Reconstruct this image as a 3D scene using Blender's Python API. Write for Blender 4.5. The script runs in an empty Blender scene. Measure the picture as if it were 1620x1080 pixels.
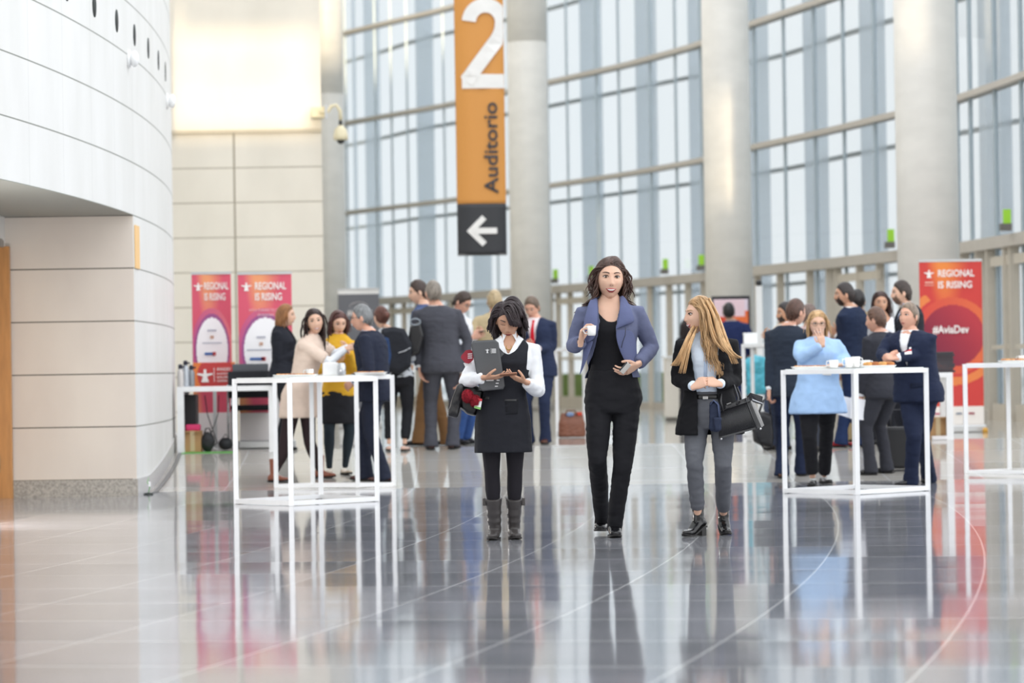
import bpy, bmesh, math, random
from mathutils import Vector, Matrix, noise
from mathutils.bvhtree import BVHTree
random.seed(7)
V = Vector
PI = math.pi
sc = bpy.context.scene
COL = sc.collection

# ------------------------------------------------------------------ camera
F = 5600.0                       # focal length in pixels of the 1620 px wide frame
CAMH = 1.15
cam_d = bpy.data.cameras.new('camera')
cam = bpy.data.objects.new('camera', cam_d)
COL.objects.link(cam)
sc.camera = cam
cam_d.sensor_width = 36
cam_d.lens = F / 1620 * 36
cam_d.clip_start = 0.5
cam_d.clip_end = 600
M3 = Matrix.Rotation(PI / 2 + math.atan(43 / F), 3, 'X') @ Matrix.Rotation(-0.0157, 3, 'Z')
cam.matrix_world = Matrix.Translation((0, 0, CAMH)) @ M3.to_4x4()
cam_d.dof.use_dof = True
cam_d.dof.focus_distance = 24.0
cam_d.dof.aperture_fstop = 2.8

# ------------------------------------------------------------------ light
w = bpy.data.worlds.new('sky'); sc.world = w
w.use_nodes = True
nt = w.node_tree; nt.nodes.clear()
out = nt.nodes.new('ShaderNodeOutputWorld'); bg = nt.nodes.new('ShaderNodeBackground')
tc = nt.nodes.new('ShaderNodeTexCoord'); sep = nt.nodes.new('ShaderNodeSeparateXYZ')
rmp = nt.nodes.new('ShaderNodeValToRGB')
rmp.color_ramp.elements[0].position = 0.0; rmp.color_ramp.elements[0].color = (0.985, 0.99, 1.0, 1)
rmp.color_ramp.elements[1].position = 0.6; rmp.color_ramp.elements[1].color = (0.93, 0.96, 1.0, 1)
nt.links.new(tc.outputs['Generated'], sep.inputs[0]); nt.links.new(sep.outputs['Z'], rmp.inputs[0])
nt.links.new(rmp.outputs[0], bg.inputs[0]); nt.links.new(bg.outputs[0], out.inputs[0])
bg.inputs[1].default_value = 2.0
sun_d = bpy.data.lights.new('low_sun', 'SUN'); sun_d.energy = 2.4; sun_d.angle = math.radians(0.5)
sun_d.color = (1.0, 0.80, 0.52)
sun = bpy.data.objects.new('low_sun', sun_d); COL.objects.link(sun)
SUN_DIR = V((-0.09, 1.0, -math.tan(math.radians(5.0)))).normalized()
sun.rotation_euler = SUN_DIR.to_track_quat('-Z', 'Y').to_euler()
sun.location = (-3, -12, 11)
vs = sc.view_settings
vs.view_transform = 'Standard'; vs.look = 'None'; vs.gamma = 1.0; vs.use_curve_mapping = False
vs.exposure = 0.12

# ------------------------------------------------------------------ where things stand
def pt(px, py, D):
    d = M3 @ V((px - 810, -(py - 540), -F))
    return V((0, 0, CAMH)) + d * (D / d.y)
RAMP0, RAMP1, ZUP = 34.6, 39.0, 0.30
def zfloor(y):
    return 0.0 if y < RAMP0 else ZUP if y > RAMP1 else ZUP * (y - RAMP0) / (RAMP1 - RAMP0)
def floor_at(px, py):
    lo, hi = 5.0, 140.0
    for _ in range(50):
        m = (lo + hi) / 2
        if pt(px, py, m).z > zfloor(m): lo = m
        else: hi = m
    return pt(px, py, lo)
def depth_for(px, py, z):         # depth at which the sight line through a pixel is at height z
    d = M3 @ V((px - 810, -(py - 540), -F))
    return (z - CAMH) / d.z * d.y

# ------------------------------------------------------------------ materials
def lin(h):
    if isinstance(h, str):
        h = h.lstrip('#'); h = [int(h[i:i + 2], 16) / 255 for i in (0, 2, 4)]
    return tuple((c / 12.92 if c <= 0.04045 else ((c + 0.055) / 1.055) ** 2.4) for c in h[:3]) + (1.0,)
MATS = {}
def mat(name, color, rough=0.6, metal=0.0, bump=0.0, bscale=80.0, var=0.0, vscale=6.0, sss=0.0, stretch=(1, 1, 1), coat=0.0, spec=0.5):
    key = (name, str(color), rough)
    if key in MATS: return MATS[key]
    m = bpy.data.materials.new(name); m.use_nodes = True
    n = m.node_tree; b = n.nodes['Principled BSDF']
    b.inputs['Roughness'].default_value = rough; b.inputs['Metallic'].default_value = metal
    b.inputs['Specular IOR Level'].default_value = spec
    if coat: b.inputs['Coat Weight'].default_value = coat; b.inputs['Coat Roughness'].default_value = 0.1
    c = lin(color)
    tcn = n.nodes.new('ShaderNodeTexCoord'); mp = n.nodes.new('ShaderNodeMapping'); mp.inputs['Scale'].default_value = stretch
    n.links.new(tcn.outputs['Object'], mp.inputs[0])
    if var:
        nz = n.nodes.new('ShaderNodeTexNoise'); nz.inputs['Scale'].default_value = vscale; nz.inputs['Detail'].default_value = 4
        cr = n.nodes.new('ShaderNodeValToRGB')
        cr.color_ramp.elements[0].position = 0.3; cr.color_ramp.elements[1].position = 0.7
        cr.color_ramp.elements[0].color = tuple(x * (1 - var) for x in c[:3]) + (1,)
        cr.color_ramp.elements[1].color = tuple(min(1, x * (1 + var)) for x in c[:3]) + (1,)
        n.links.new(mp.outputs[0], nz.inputs[0]); n.links.new(nz.outputs[0], cr.inputs[0]); n.links.new(cr.outputs[0], b.inputs['Base Color'])
    else:
        b.inputs['Base Color'].default_value = c
    if bump:
        nb = n.nodes.new('ShaderNodeTexNoise'); nb.inputs['Scale'].default_value = bscale; nb.inputs['Detail'].default_value = 3
        bp = n.nodes.new('ShaderNodeBump'); bp.inputs['Strength'].default_value = bump; bp.inputs['Distance'].default_value = 0.004
        n.links.new(mp.outputs[0], nb.inputs[0]); n.links.new(nb.outputs[0], bp.inputs['Height']); n.links.new(bp.outputs[0], b.inputs['Normal'])
    if sss:
        b.inputs['Subsurface Weight'].default_value = sss; b.inputs['Subsurface Radius'].default_value = (0.012, 0.005, 0.003)
    MATS[key] = m
    return m
def cloth(c, rough=0.85): return mat('fabric', c, rough, bump=0.35, bscale=55, var=0.06, vscale=9, spec=0.25)
def leather(c, rough=0.3): return mat('leather', c, rough, bump=0.25, bscale=45, var=0.1, vscale=20)
def skin(c): return mat('skin', c, 0.5, bump=0.05, bscale=200, var=0.05, vscale=14, sss=0.12)
def hairm(c): return mat('hair', c, 0.38, bump=0.4, bscale=160, var=0.35, vscale=26, stretch=(2, 2, .4))
def plain(c, rough=0.5, metal=0.0): return mat('painted', c, rough, metal, var=0.03)
WHITE = plain('#f2f3f3', 0.35)

def printed_mat():
    if 'printed' in MATS: return MATS['printed']
    m = bpy.data.materials.new('printed'); m.use_nodes = True; n = m.node_tree; b = n.nodes['Principled BSDF']
    a = n.nodes.new('ShaderNodeAttribute'); a.attribute_name = 'Col'
    n.links.new(a.outputs['Color'], b.inputs['Base Color']); b.inputs['Roughness'].default_value = 0.55
    MATS['printed'] = m
    return m

# ------------------------------------------------------------------ mesh building
class MB:
    def __init__(s): s.v = []; s.f = []
    def quad(s, *p):
        i = len(s.v); s.v += [V(q) for q in p]; s.f.append(list(range(i, i + len(p)))); return s
    def box(s, c, d, R=None):
        c = V(c); i = len(s.v)
        for z in (-1, 1):
            for (x, y) in ((-1, -1), (1, -1), (1, 1), (-1, 1)):
                q = V((x * d[0] / 2, y * d[1] / 2, z * d[2] / 2))
                if R: q = R @ q
                s.v.append(c + q)
        for f in ((3, 2, 1, 0), (4, 5, 6, 7), (0, 1, 5, 4), (1, 2, 6, 5), (2, 3, 7, 6), (3, 0, 4, 7)):
            s.f.append([i + k for k in f])
        return s
    def bar(s, a, b, wd, ht=None):          # square section bar between two points
        a = V(a); b = V(b); ht = ht or wd
        d = (b - a); L = d.length; q = d.to_track_quat('Z', 'Y').to_matrix()
        return s.box((a + b) / 2, (wd, ht, L), q)
    def loft(s, rings, n=16, sup=2.0, cap=True):
        i0 = len(s.v)
        for (c, U, W) in rings:
            for k in range(n):
                a = 2 * PI * k / n; ca, sa = math.cos(a), math.sin(a)
                ca = math.copysign(abs(ca) ** (2 / sup), ca); sa = math.copysign(abs(sa) ** (2 / sup), sa)
                s.v.append(c + U * ca + W * sa)
        R = len(rings)
        for r in range(R - 1):
            for k in range(n):
                a = i0 + r * n + k; b = i0 + r * n + (k + 1) % n
                s.f.append([a, b, b + n, a + n])
        if cap:
            s.f.append([i0 + k for k in reversed(range(n))]); s.f.append([i0 + (R - 1) * n + k for k in range(n)])
        return s
    def tube(s, pts, rad, n=10, cap=True, flat=1.0, side=None):
        pts = [V(p) for p in pts]
        if not hasattr(rad, '__len__'): rad = [rad] * len(pts)
        rings = []; U = None
        for i, p in enumerate(pts):
            t = (pts[min(i + 1, len(pts) - 1)] - pts[max(i - 1, 0)])
            if t.length < 1e-9: t = V((0, 0, 1))
            t.normalize()
            if U is None:
                h = V(side) if side else (V((0, 1, 0)) if abs(t.y) < 0.9 else V((1, 0, 0)))
                U = (h - t * h.dot(t)).normalized()
            else:
                U = U - t * U.dot(t)
                U = U.normalized() if U.length > 1e-6 else t.orthogonal().normalized()
            W = t.cross(U)
            rings.append((p, U * rad[i], W * rad[i] * flat))
        return s.loft(rings, n, cap=cap)
    def ball(s, c, r, n=16, m=10, R=None):
        c = V(c); r = r if hasattr(r, '__len__') else (r, r, r); i0 = len(s.v)
        def q(x, y, z):
            p = V((x * r[0], y * r[1], z * r[2])); return c + (R @ p if R else p)
        s.v.append(q(0, 0, -1))
        for j in range(1, m):
            t = -PI / 2 + PI * j / m
            for k in range(n):
                a = 2 * PI * k / n; s.v.append(q(math.cos(t) * math.cos(a), math.cos(t) * math.sin(a), math.sin(t)))
        s.v.append(q(0, 0, 1)); top = len(s.v) - 1
        for k in range(n):
            s.f.append([i0, i0 + 1 + (k + 1) % n, i0 + 1 + k])
            s.f.append([top, top - n + k, top - n + (k + 1) % n])
        for j in range(m - 2):
            for k in range(n):
                a = i0 + 1 + j * n + k; b = i0 + 1 + j * n + (k + 1) % n
                s.f.append([a, b, b + n, a + n])
        return s
    def lathe(s, c, prof, n=24):             # prof: (radius, z) from bottom to top
        c = V(c)
        return s.loft([(c + V((0, 0, z)), V((r, 0, 0)), V((0, r, 0))) for r, z in prof], n)
    def prism(s, poly, a, b):                # poly: list of 3D points, shifted by a and by b
        i = len(s.v); n = len(poly); a = V(a); b = V(b)
        s.v += [V(p) + a for p in poly] + [V(p) + b for p in poly]
        s.f.append([i + k for k in reversed(range(n))]); s.f.append([i + n + k for k in range(n)])
        for k in range(n): s.f.append([i + k, i + (k + 1) % n, i + n + (k + 1) % n, i + n + k])
        return s
    def add(s, o, M=None):
        i = len(s.v); s.v += [(M @ v if M else v.copy()) for v in o.v]; s.f += [[i + k for k in f] for f in o.f]; return s

def mesh_of(mb, name='mesh'):
    me = bpy.data.meshes.new(name); me.from_pydata([tuple(v) for v in mb.v], [], mb.f); me.update(); return me
def fix_normals(me):
    bm = bmesh.new(); bm.from_mesh(me); bmesh.ops.recalc_face_normals(bm, faces=bm.faces); bm.to_mesh(me); bm.free()
def evaluated(me, mods):
    o = bpy.data.objects.new('temporary', me); COL.objects.link(o)
    for (t, kw) in mods:
        md = o.modifiers.new(t, t)
        for k, x in kw.items(): setattr(md, k, x)
    dg = bpy.context.evaluated_depsgraph_get()
    r = bpy.data.meshes.new_from_object(o.evaluated_get(dg))
    bpy.data.objects.remove(o); bpy.data.meshes.remove(me)
    return r
def to_mb(me):
    m = MB(); m.v = [v.co.copy() for v in me.vertices]; m.f = [list(p.vertices) for p in me.polygons]; return m
def blend(mb, voxel=0.012, smooth=4, disp=0.0, dscale=(9, 9, 16), seed=0.0):   # union of the pieces as one skin
    me = mesh_of(mb); fix_normals(me)
    me = evaluated(me, [('REMESH', dict(mode='VOXEL', voxel_size=voxel)), ('SMOOTH', dict(factor=0.5, iterations=smooth))])
    if disp:
        ds = V(dscale); off = V((seed * 7.1, seed * 3.3, seed * 5.7))
        nrm = [vt.normal.copy() for vt in me.vertices]; cos = [vt.co.copy() for vt in me.vertices]
        for i, co in enumerate(cos):
            q = V((co.x * ds.x, co.y * ds.y, co.z * ds.z)) + off
            r = noise.noise(q) + 0.5 * noise.noise(q * 2.1)
            cos[i] = co + nrm[i] * (disp * (1 - abs(r) * 2.2))
        me.vertices.foreach_set('co', [x for co in cos for x in co])
    r = to_mb(me); bpy.data.meshes.remove(me)
    return r
def cut(mb, pred):                            # drop the faces whose middle answers True
    keep = []
    for f in mb.f:
        c = V((0, 0, 0))
        for k in f: c += mb.v[k]
        if not pred(c / len(f)): keep.append(f)
    used = sorted({k for f in keep for k in f}); mp = {k: i for i, k in enumerate(used)}
    m = MB(); m.v = [mb.v[k] for k in used]; m.f = [[mp[k] for k in f] for f in keep]
    # relax the cut edge
    cnt = {}
    for f in m.f:
        for i in range(len(f)):
            e = tuple(sorted((f[i], f[(i + 1) % len(f)]))); cnt[e] = cnt.get(e, 0) + 1
    nb = {}
    for (a, b), c in cnt.items():
        if c == 1: nb.setdefault(a, []).append(b); nb.setdefault(b, []).append(a)
    for _ in range(4):
        new = {k: m.v[k] * 0.4 + sum((m.v[j] for j in l), V((0, 0, 0))) * (0.6 / len(l)) for k, l in nb.items() if len(l) == 2}
        for k, x in new.items(): m.v[k] = x
    return m
def patch(target, outline, O, U, W, N, off=0.003, thick=0.003, cuts=3, far=0.5):
    """thin piece of material laid on a surface: outline in (u,w) round O, pressed along -N"""
    bv = target if isinstance(target, BVHTree) else BVHTree.FromPolygons(target.v, target.f)
    bm = bmesh.new(); vs_ = [bm.verts.new((u, w_, 0)) for u, w_ in outline]; bm.faces.new(vs_)
    bmesh.ops.triangulate(bm, faces=bm.faces[:])
    for _ in range(cuts): bmesh.ops.subdivide_edges(bm, edges=bm.edges[:], cuts=1, use_grid_fill=True); bmesh.ops.triangulate(bm, faces=bm.faces[:])
    m = MB(); O = V(O); N = N.normalized(); miss = []
    for v in bm.verts:
        p = O + U * v.co.x + W * v.co.y
        h = bv.ray_cast(p + N * far, -N, far * 2)
        if h[0] is None: miss.append(len(m.v)); m.v.append(None)
        else: m.v.append(h[0] + N * off)
    good = [v for v in m.v if v is not None]
    if not good: bm.free(); return MB()
    for i in miss:
        co = list(bm.verts)[i].co; p = O + U * co.x + W * co.y
        g = min(good, key=lambda q: (q - p - N * (q - p).dot(N)).length); m.v[i] = p + N * (g - p).dot(N)
    bm.verts.index_update()
    m.f = [[v.index for v in f.verts] for f in bm.faces]; bm.free()
    me = mesh_of(m); fix_normals(me)
    me = evaluated(me, [('SOLIDIFY', dict(thickness=thick, offset=0.0))])
    r = to_mb(me); bpy.data.meshes.remove(me); return r

def obj(name, mb, m, parent=None, smooth=True, bevel=0.0, solid=0.0, origin=None, sub=0):
    """link ONE mesh object; vertices of mb are in place-coordinates"""
    base = origin
    if parent is not None: base = wloc(parent)
    elif base is None:
        xs = [v.x for v in mb.v]; ys = [v.y for v in mb.v]; zs = [v.z for v in mb.v]
        base = V(((min(xs) + max(xs)) / 2, (min(ys) + max(ys)) / 2, min(zs)))
    me = bpy.data.meshes.new(name)
    me.from_pydata([tuple(v - base) for v in mb.v], [], mb.f); me.update(); fix_normals(me)
    if smooth: me.polygons.foreach_set('use_smooth', [True] * len(me.polygons))
    me.materials.append(m)
    o = bpy.data.objects.new(name, me); COL.objects.link(o)
    if parent is not None:
        o.parent = parent; WL[o.name] = base
    else: o.location = base; WL[o.name] = base
    if bevel:
        b = o.modifiers.new('bevel', 'BEVEL'); b.width = bevel; b.segments = 2; b.limit_method = 'ANGLE'
    if solid:
        b = o.modifiers.new('thickness', 'SOLIDIFY'); b.thickness = solid; b.offset = 0
    if sub:
        b = o.modifiers.new('smoothing', 'SUBSURF'); b.levels = sub; b.render_levels = sub
    return o
WL = {}
def wloc(o): return WL[o.name]
def thing(name, label, cat, loc, group=None):
    o = bpy.data.objects.new(name, None); COL.objects.link(o); o.location = loc; o.empty_display_size = 0.1
    WL[o.name] = V(loc); o['label'] = label; o['category'] = cat
    if group: o['group'] = group
    return o
def tag(o, label, cat, group=None, kind=None):
    o['label'] = label; o['category'] = cat
    if group: o['group'] = group
    if kind: o['kind'] = kind
    return o
def struct(name, mb, m, **k):
    o = obj(name, mb, m, smooth=k.pop('smooth', False), **k); o['kind'] = 'structure'; return o
def dup(root, loc, label):
    r = root.copy(); COL.objects.link(r); r.location = loc; r['label'] = label; WL[r.name] = V(loc)
    for ch in list(root.children):
        c = ch.copy(); COL.objects.link(c); c.parent = r
        for g in list(ch.children):
            d = g.copy(); COL.objects.link(d); d.parent = c
    return r
def text_mb(s, O, U, W, N, height=None, width=None, bold=0.0, depth=0.002, align='LEFT', clip=None):
    """lettering: O lower-left (or centre) point, U reading direction, W up, N out of the surface"""
    cu = bpy.data.curves.new('lettering', 'FONT'); cu.body = s; cu.size = 1.0; cu.offset = bold; cu.extrude = 0.0; cu.align_x = align
    cu.resolution_u = 3
    o = bpy.data.objects.new('temporary', cu); COL.objects.link(o)
    dg = bpy.context.evaluated_depsgraph_get(); me = bpy.data.meshes.new_from_object(o.evaluated_get(dg))
    bpy.data.objects.remove(o); bpy.data.curves.remove(cu)
    m = to_mb(me); bpy.data.meshes.remove(me)
    x0 = min(v.x for v in m.v); x1 = max(v.x for v in m.v); y0 = min(v.y for v in m.v); y1 = max(v.y for v in m.v)
    sy = height / (y1 - y0) if height else None; sx = width / (x1 - x0) if width else None
    sx = sx or sy; sy = sy or sx
    xo = x0 if align == 'LEFT' else (x0 + x1) / 2; yo = y0 if align == 'LEFT' else (y0 + y1) / 2
    m.v = [V(((v.x - xo) * sx, (v.y - yo) * sy, 0)) for v in m.v]
    if clip is not None:
        bm = bmesh.new(); t = mesh_of(m); bm.from_mesh(t); bpy.data.meshes.remove(t)
        bmesh.ops.bisect_plane(bm, geom=bm.verts[:] + bm.edges[:] + bm.faces[:], plane_co=(clip, 0, 0), plane_no=(1, 0, 0), clear_outer=True)
        bm.verts.index_update(); m.v = [v.co.copy() for v in bm.verts]; m.f = [[v.index for v in f.verts] for f in bm.faces]; bm.free()
    me = mesh_of(m); me = evaluated(me, [('SOLIDIFY', dict(thickness=depth, offset=0.0))]); m = to_mb(me); bpy.data.meshes.remove(me)
    N = V(N); m.v = [V(O) + V(U) * v.x + V(W) * v.y + N * v.z for v in m.v]
    return m
def sheet(name, O, U, W, N, wd, ht, nu, nv, fn, parent, thick=0.004, curve=None):
    """printed sheet: colour of each little square from fn(u, v), u and v in 0..1"""
    m = MB(); cols = []
    for j in range(nv + 1):
        for i in range(nu + 1):
            u = i / nu; v = j / nv
            m.v.append(V(O) + V(U) * (u * wd) + V(W) * (v * ht) + V(N) * (curve(u, v) if curve else 0.0))
    for j in range(nv):
        for i in range(nu):
            a = j * (nu + 1) + i; m.f.append([a, a + 1, a + nu + 2, a + nu + 1]); cols.append(lin(fn((i + .5) / nu, (j + .5) / nv)))
    base = wloc(parent)
    me = bpy.data.meshes.new(name); me.from_pydata([tuple(v - base) for v in m.v], [], m.f); me.update()
    ca = me.color_attributes.new('Col', 'FLOAT_COLOR', 'CORNER')
    flat = []
    for c in cols: flat += list(c) * 4
    ca.data.foreach_set('color', flat)
    me.materials.append(printed_mat()); me.polygons.foreach_set('use_smooth', [True] * len(me.polygons))
    o = bpy.data.objects.new(name, me); COL.objects.link(o); o.parent = parent; WL[o.name] = base
    b = o.modifiers.new('thickness', 'SOLIDIFY'); b.thickness = thick; b.offset = -1 if V(U).cross(V(W)).dot(V(N)) > 0 else 1
    return o
def mixc(a, b, t):
    t = max(0, min(1, t)); return tuple(a[i] * (1 - t) + b[i] * t for i in range(3))
def hx(h): h = h.lstrip('#'); return tuple(int(h[i:i + 2], 16) / 255 for i in (0, 2, 4))
X3, Y3, Z3 = V((1, 0, 0)), V((0, 1, 0)), V((0, 0, 1))
# ================================================================== THE SETTING
def nodes_mat(name):
    m = bpy.data.materials.new(name); m.use_nodes = True
    return m, m.node_tree, m.node_tree.nodes['Principled BSDF']
def nmath(n, op, a, b=None, c=None):
    x = n.nodes.new('ShaderNodeMath'); x.operation = op
    for i, q in enumerate((a, b, c)):
        if q is None: continue
        if isinstance(q, (int, float)): x.inputs[i].default_value = q
        else: n.links.new(q, x.inputs[i])
    return x.outputs[0]
def nmix(n, fac, a, b):
    x = n.nodes.new('ShaderNodeMix'); x.data_type = 'RGBA'
    n.links.new(fac, x.inputs[0])
    for i, q in ((6, a), (7, b)):
        if isinstance(q, tuple): x.inputs[i].default_value = q
        else: n.links.new(q, x.inputs[i])
    return x.outputs[2]
def nnoise(n, vec, scale, detail=4):
    x = n.nodes.new('ShaderNodeTexNoise'); x.inputs['Scale'].default_value = scale; x.inputs['Detail'].default_value = detail
    n.links.new(vec, x.inputs[0]); return x.outputs[0]

def floor_material():
    m, n, b = nodes_mat('polished_stone_floor')
    g = n.nodes.new('ShaderNodeTexCoord'); s = n.nodes.new('ShaderNodeSeparateXYZ'); n.links.new(g.outputs['Object'], s.inputs[0])
    dx = nmath(n, 'ADD', s.outputs[0], 107.0); dy = nmath(n, 'SUBTRACT', s.outputs[1], 35.0)
    r = nmath(n, 'SQRT', nmath(n, 'ADD', nmath(n, 'MULTIPLY', dx, dx), nmath(n, 'MULTIPLY', dy, dy)))
    t = nmath(n, 'MULTIPLY', nmath(n, 'ARCTAN2', dy, dx), 108.0)
    cr = nmath(n, 'DIVIDE', r, 0.93); ct = nmath(n, 'DIVIDE', t, 1.25)
    fr = nmath(n, 'ABSOLUTE', nmath(n, 'SUBTRACT', nmath(n, 'FRACT', cr), 0.5))
    ft = nmath(n, 'ABSOLUTE', nmath(n, 'SUBTRACT', nmath(n, 'FRACT', ct), 0.5))
    jr = nmath(n, 'GREATER_THAN', fr, 0.4932); jt = nmath(n, 'GREATER_THAN', ft, 0.4895)
    j = nmath(n, 'MAXIMUM', jr, jt)
    cb = n.nodes.new('ShaderNodeCombineXYZ'); n.links.new(nmath(n, 'FLOOR', cr), cb.inputs[0]); n.links.new(nmath(n, 'FLOOR', ct), cb.inputs[1])
    wn = n.nodes.new('ShaderNodeTexWhiteNoise'); n.links.new(cb.outputs[0], wn.inputs[0])
    nz = nnoise(n, g.outputs['Object'], 1.2, 5)
    ramp = n.nodes.new('ShaderNodeValToRGB'); n.links.new(nz, ramp.inputs[0])
    ramp.color_ramp.elements[0].position = 0.3; ramp.color_ramp.elements[0].color = lin('#808287')
    ramp.color_ramp.elements[1].position = 0.7; ramp.color_ramp.elements[1].color = lin('#94949a')
    up = nmath(n, 'GREATER_THAN', s.outputs[1], RAMP0)
    base = nmix(n, up, ramp.outputs[0], lin('#b5b1aa'))
    tone = n.nodes.new('ShaderNodeHueSaturation'); n.links.new(base, tone.inputs['Color'])
    n.links.new(nmath(n, 'ADD', nmath(n, 'MULTIPLY', wn.outputs[0], 0.14), 0.93), tone.inputs['Value'])
    n.links.new(nmix(n, j, tone.outputs[0], lin('#cccdcd')), b.inputs['Base Color'])
    # every slab lies a hair out of level, and its polish ripples
    tilt = n.nodes.new('ShaderNodeVectorMath'); tilt.operation = 'SUBTRACT'; n.links.new(wn.outputs['Color'], tilt.inputs[0]); tilt.inputs[1].default_value = (0.5, 0.5, 0.5)
    sc_ = n.nodes.new('ShaderNodeVectorMath'); sc_.operation = 'MULTIPLY'; n.links.new(tilt.outputs[0], sc_.inputs[0]); sc_.inputs[1].default_value = (0.002, 0.007, 0)
    nv = n.nodes.new('ShaderNodeTexNoise'); nv.inputs['Scale'].default_value = 0.9; nv.inputs['Detail'].default_value = 3; n.links.new(g.outputs['Object'], nv.inputs[0])
    t2 = n.nodes.new('ShaderNodeVectorMath'); t2.operation = 'SUBTRACT'; n.links.new(nv.outputs['Color'], t2.inputs[0]); t2.inputs[1].default_value = (0.5, 0.5, 0.5)
    t3 = n.nodes.new('ShaderNodeVectorMath'); t3.operation = 'MULTIPLY'; n.links.new(t2.outputs[0], t3.inputs[0]); t3.inputs[1].default_value = (0.003, 0.010, 0)
    ge = n.nodes.new('ShaderNodeNewGeometry')
    a1 = n.nodes.new('ShaderNodeVectorMath'); a1.operation = 'ADD'; n.links.new(ge.outputs['Normal'], a1.inputs[0]); n.links.new(sc_.outputs[0], a1.inputs[1])
    a2 = n.nodes.new('ShaderNodeVectorMath'); a2.operation = 'ADD'; n.links.new(a1.outputs[0], a2.inputs[0]); n.links.new(t3.outputs[0], a2.inputs[1])
    a3 = n.nodes.new('ShaderNodeVectorMath'); a3.operation = 'NORMALIZE'; n.links.new(a2.outputs[0], a3.inputs[0]); n.links.new(a3.outputs[0], b.inputs['Normal'])
    b.inputs['Roughness'].default_value = 0.07
    b.inputs['IOR'].default_value = 1.33
    return m

def stone_material(name, c1, c2, joint, ring=None, seam=1.4, zoff=0.16, jw=0.012, ztop=99.0, xseam=None, rough=0.5):
    m, n, b = nodes_mat(name)
    g = n.nodes.new('ShaderNodeTexCoord'); s = n.nodes.new('ShaderNodeSeparateXYZ'); n.links.new(g.outputs['Object'], s.inputs[0])
    mp = n.nodes.new('ShaderNodeMapping'); mp.inputs['Scale'].default_value = (1, 1, 0.45); n.links.new(g.outputs['Object'], mp.inputs[0])
    nz = nnoise(n, mp.outputs[0], 1.5, 7)
    rp = n.nodes.new('ShaderNodeValToRGB'); n.links.new(nz, rp.inputs[0])
    rp.color_ramp.elements[0].position = 0.35; rp.color_ramp.elements[0].color = lin(c1)
    rp.color_ramp.elements[1].position = 0.65; rp.color_ramp.elements[1].color = lin(c2)
    zc = nmath(n, 'DIVIDE', nmath(n, 'SUBTRACT', s.outputs[2], zoff), 0.5)
    j = nmath(n, 'GREATER_THAN', nmath(n, 'ABSOLUTE', nmath(n, 'SUBTRACT', nmath(n, 'FRACT', nmath(n, 'ADD', zc, 0.5)), 0.5)), 1.0)
    fz = nmath(n, 'ABSOLUTE', nmath(n, 'SUBTRACT', nmath(n, 'FRACT', zc), 0.5))
    j = nmath(n, 'GREATER_THAN', fz, 0.5 - jw)
    if ring:
        ax = nmath(n, 'SUBTRACT', s.outputs[0], ring[0]); ay = nmath(n, 'SUBTRACT', s.outputs[1], ring[1])
        t = nmath(n, 'MULTIPLY', nmath(n, 'ARCTAN2', ay, ax), ring[2])
        fs = nmath(n, 'ABSOLUTE', nmath(n, 'SUBTRACT', nmath(n, 'FRACT', nmath(n, 'DIVIDE', nmath(n, 'SUBTRACT', t, ring[3]), seam)), 0.5))
        j2 = nmath(n, 'MULTIPLY', nmath(n, 'GREATER_THAN', fs, 0.4955), 0.28)
        j = nmath(n, 'MAXIMUM', j, j2)
    if xseam is not None:
        fs = nmath(n, 'ABSOLUTE', nmath(n, 'SUBTRACT', nmath(n, 'FRACT', nmath(n, 'DIVIDE', nmath(n, 'SUBTRACT', s.outputs[0], xseam), seam)), 0.5))
        j = nmath(n, 'MAXIMUM', j, nmath(n, 'GREATER_THAN', fs, 0.491))
        j = nmath(n, 'MULTIPLY', j, nmath(n, 'LESS_THAN', s.outputs[2], ztop))
    n.links.new(nmix(n, j, rp.outputs[0], lin(joint)), b.inputs['Base Color'])
    b.inputs['Roughness'].default_value = rough
    bp = n.nodes.new('ShaderNodeBump'); bp.invert = True; bp.inputs['Distance'].default_value = 0.01; bp.inputs['Strength'].default_value = 0.6
    n.links.new(j, bp.inputs['Height']); n.links.new(bp.outputs[0], b.inputs['Normal'])
    return m

# floor: lower hall, a gentle ramp, the upper hall
ys = [-25, 0, 10, 20, 30, RAMP0, RAMP1, 45, 60, 80, 120]
fl = MB()
for i in range(len(ys) - 1):
    a, b_ = ys[i], ys[i + 1]
    fl.quad((-14, a, zfloor(a)), (16, a, zfloor(a)), (16, b_, zfloor(b_)), (-14, b_, zfloor(b_)))
ZERO = V((0, 0, 0))
struct('floor', fl, floor_material(), origin=ZERO)
out_ = MB().quad((16, -40, 0.28), (90, -40, 0.28), (90, 190, 0.28), (16, 190, 0.28)).quad((-60, 120, 0.28), (16, 120, 0.28), (16, 190, 0.28), (-60, 190, 0.28))
struct('ground_outside', out_, plain('#c9cccb', 0.9), origin=ZERO)

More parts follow.
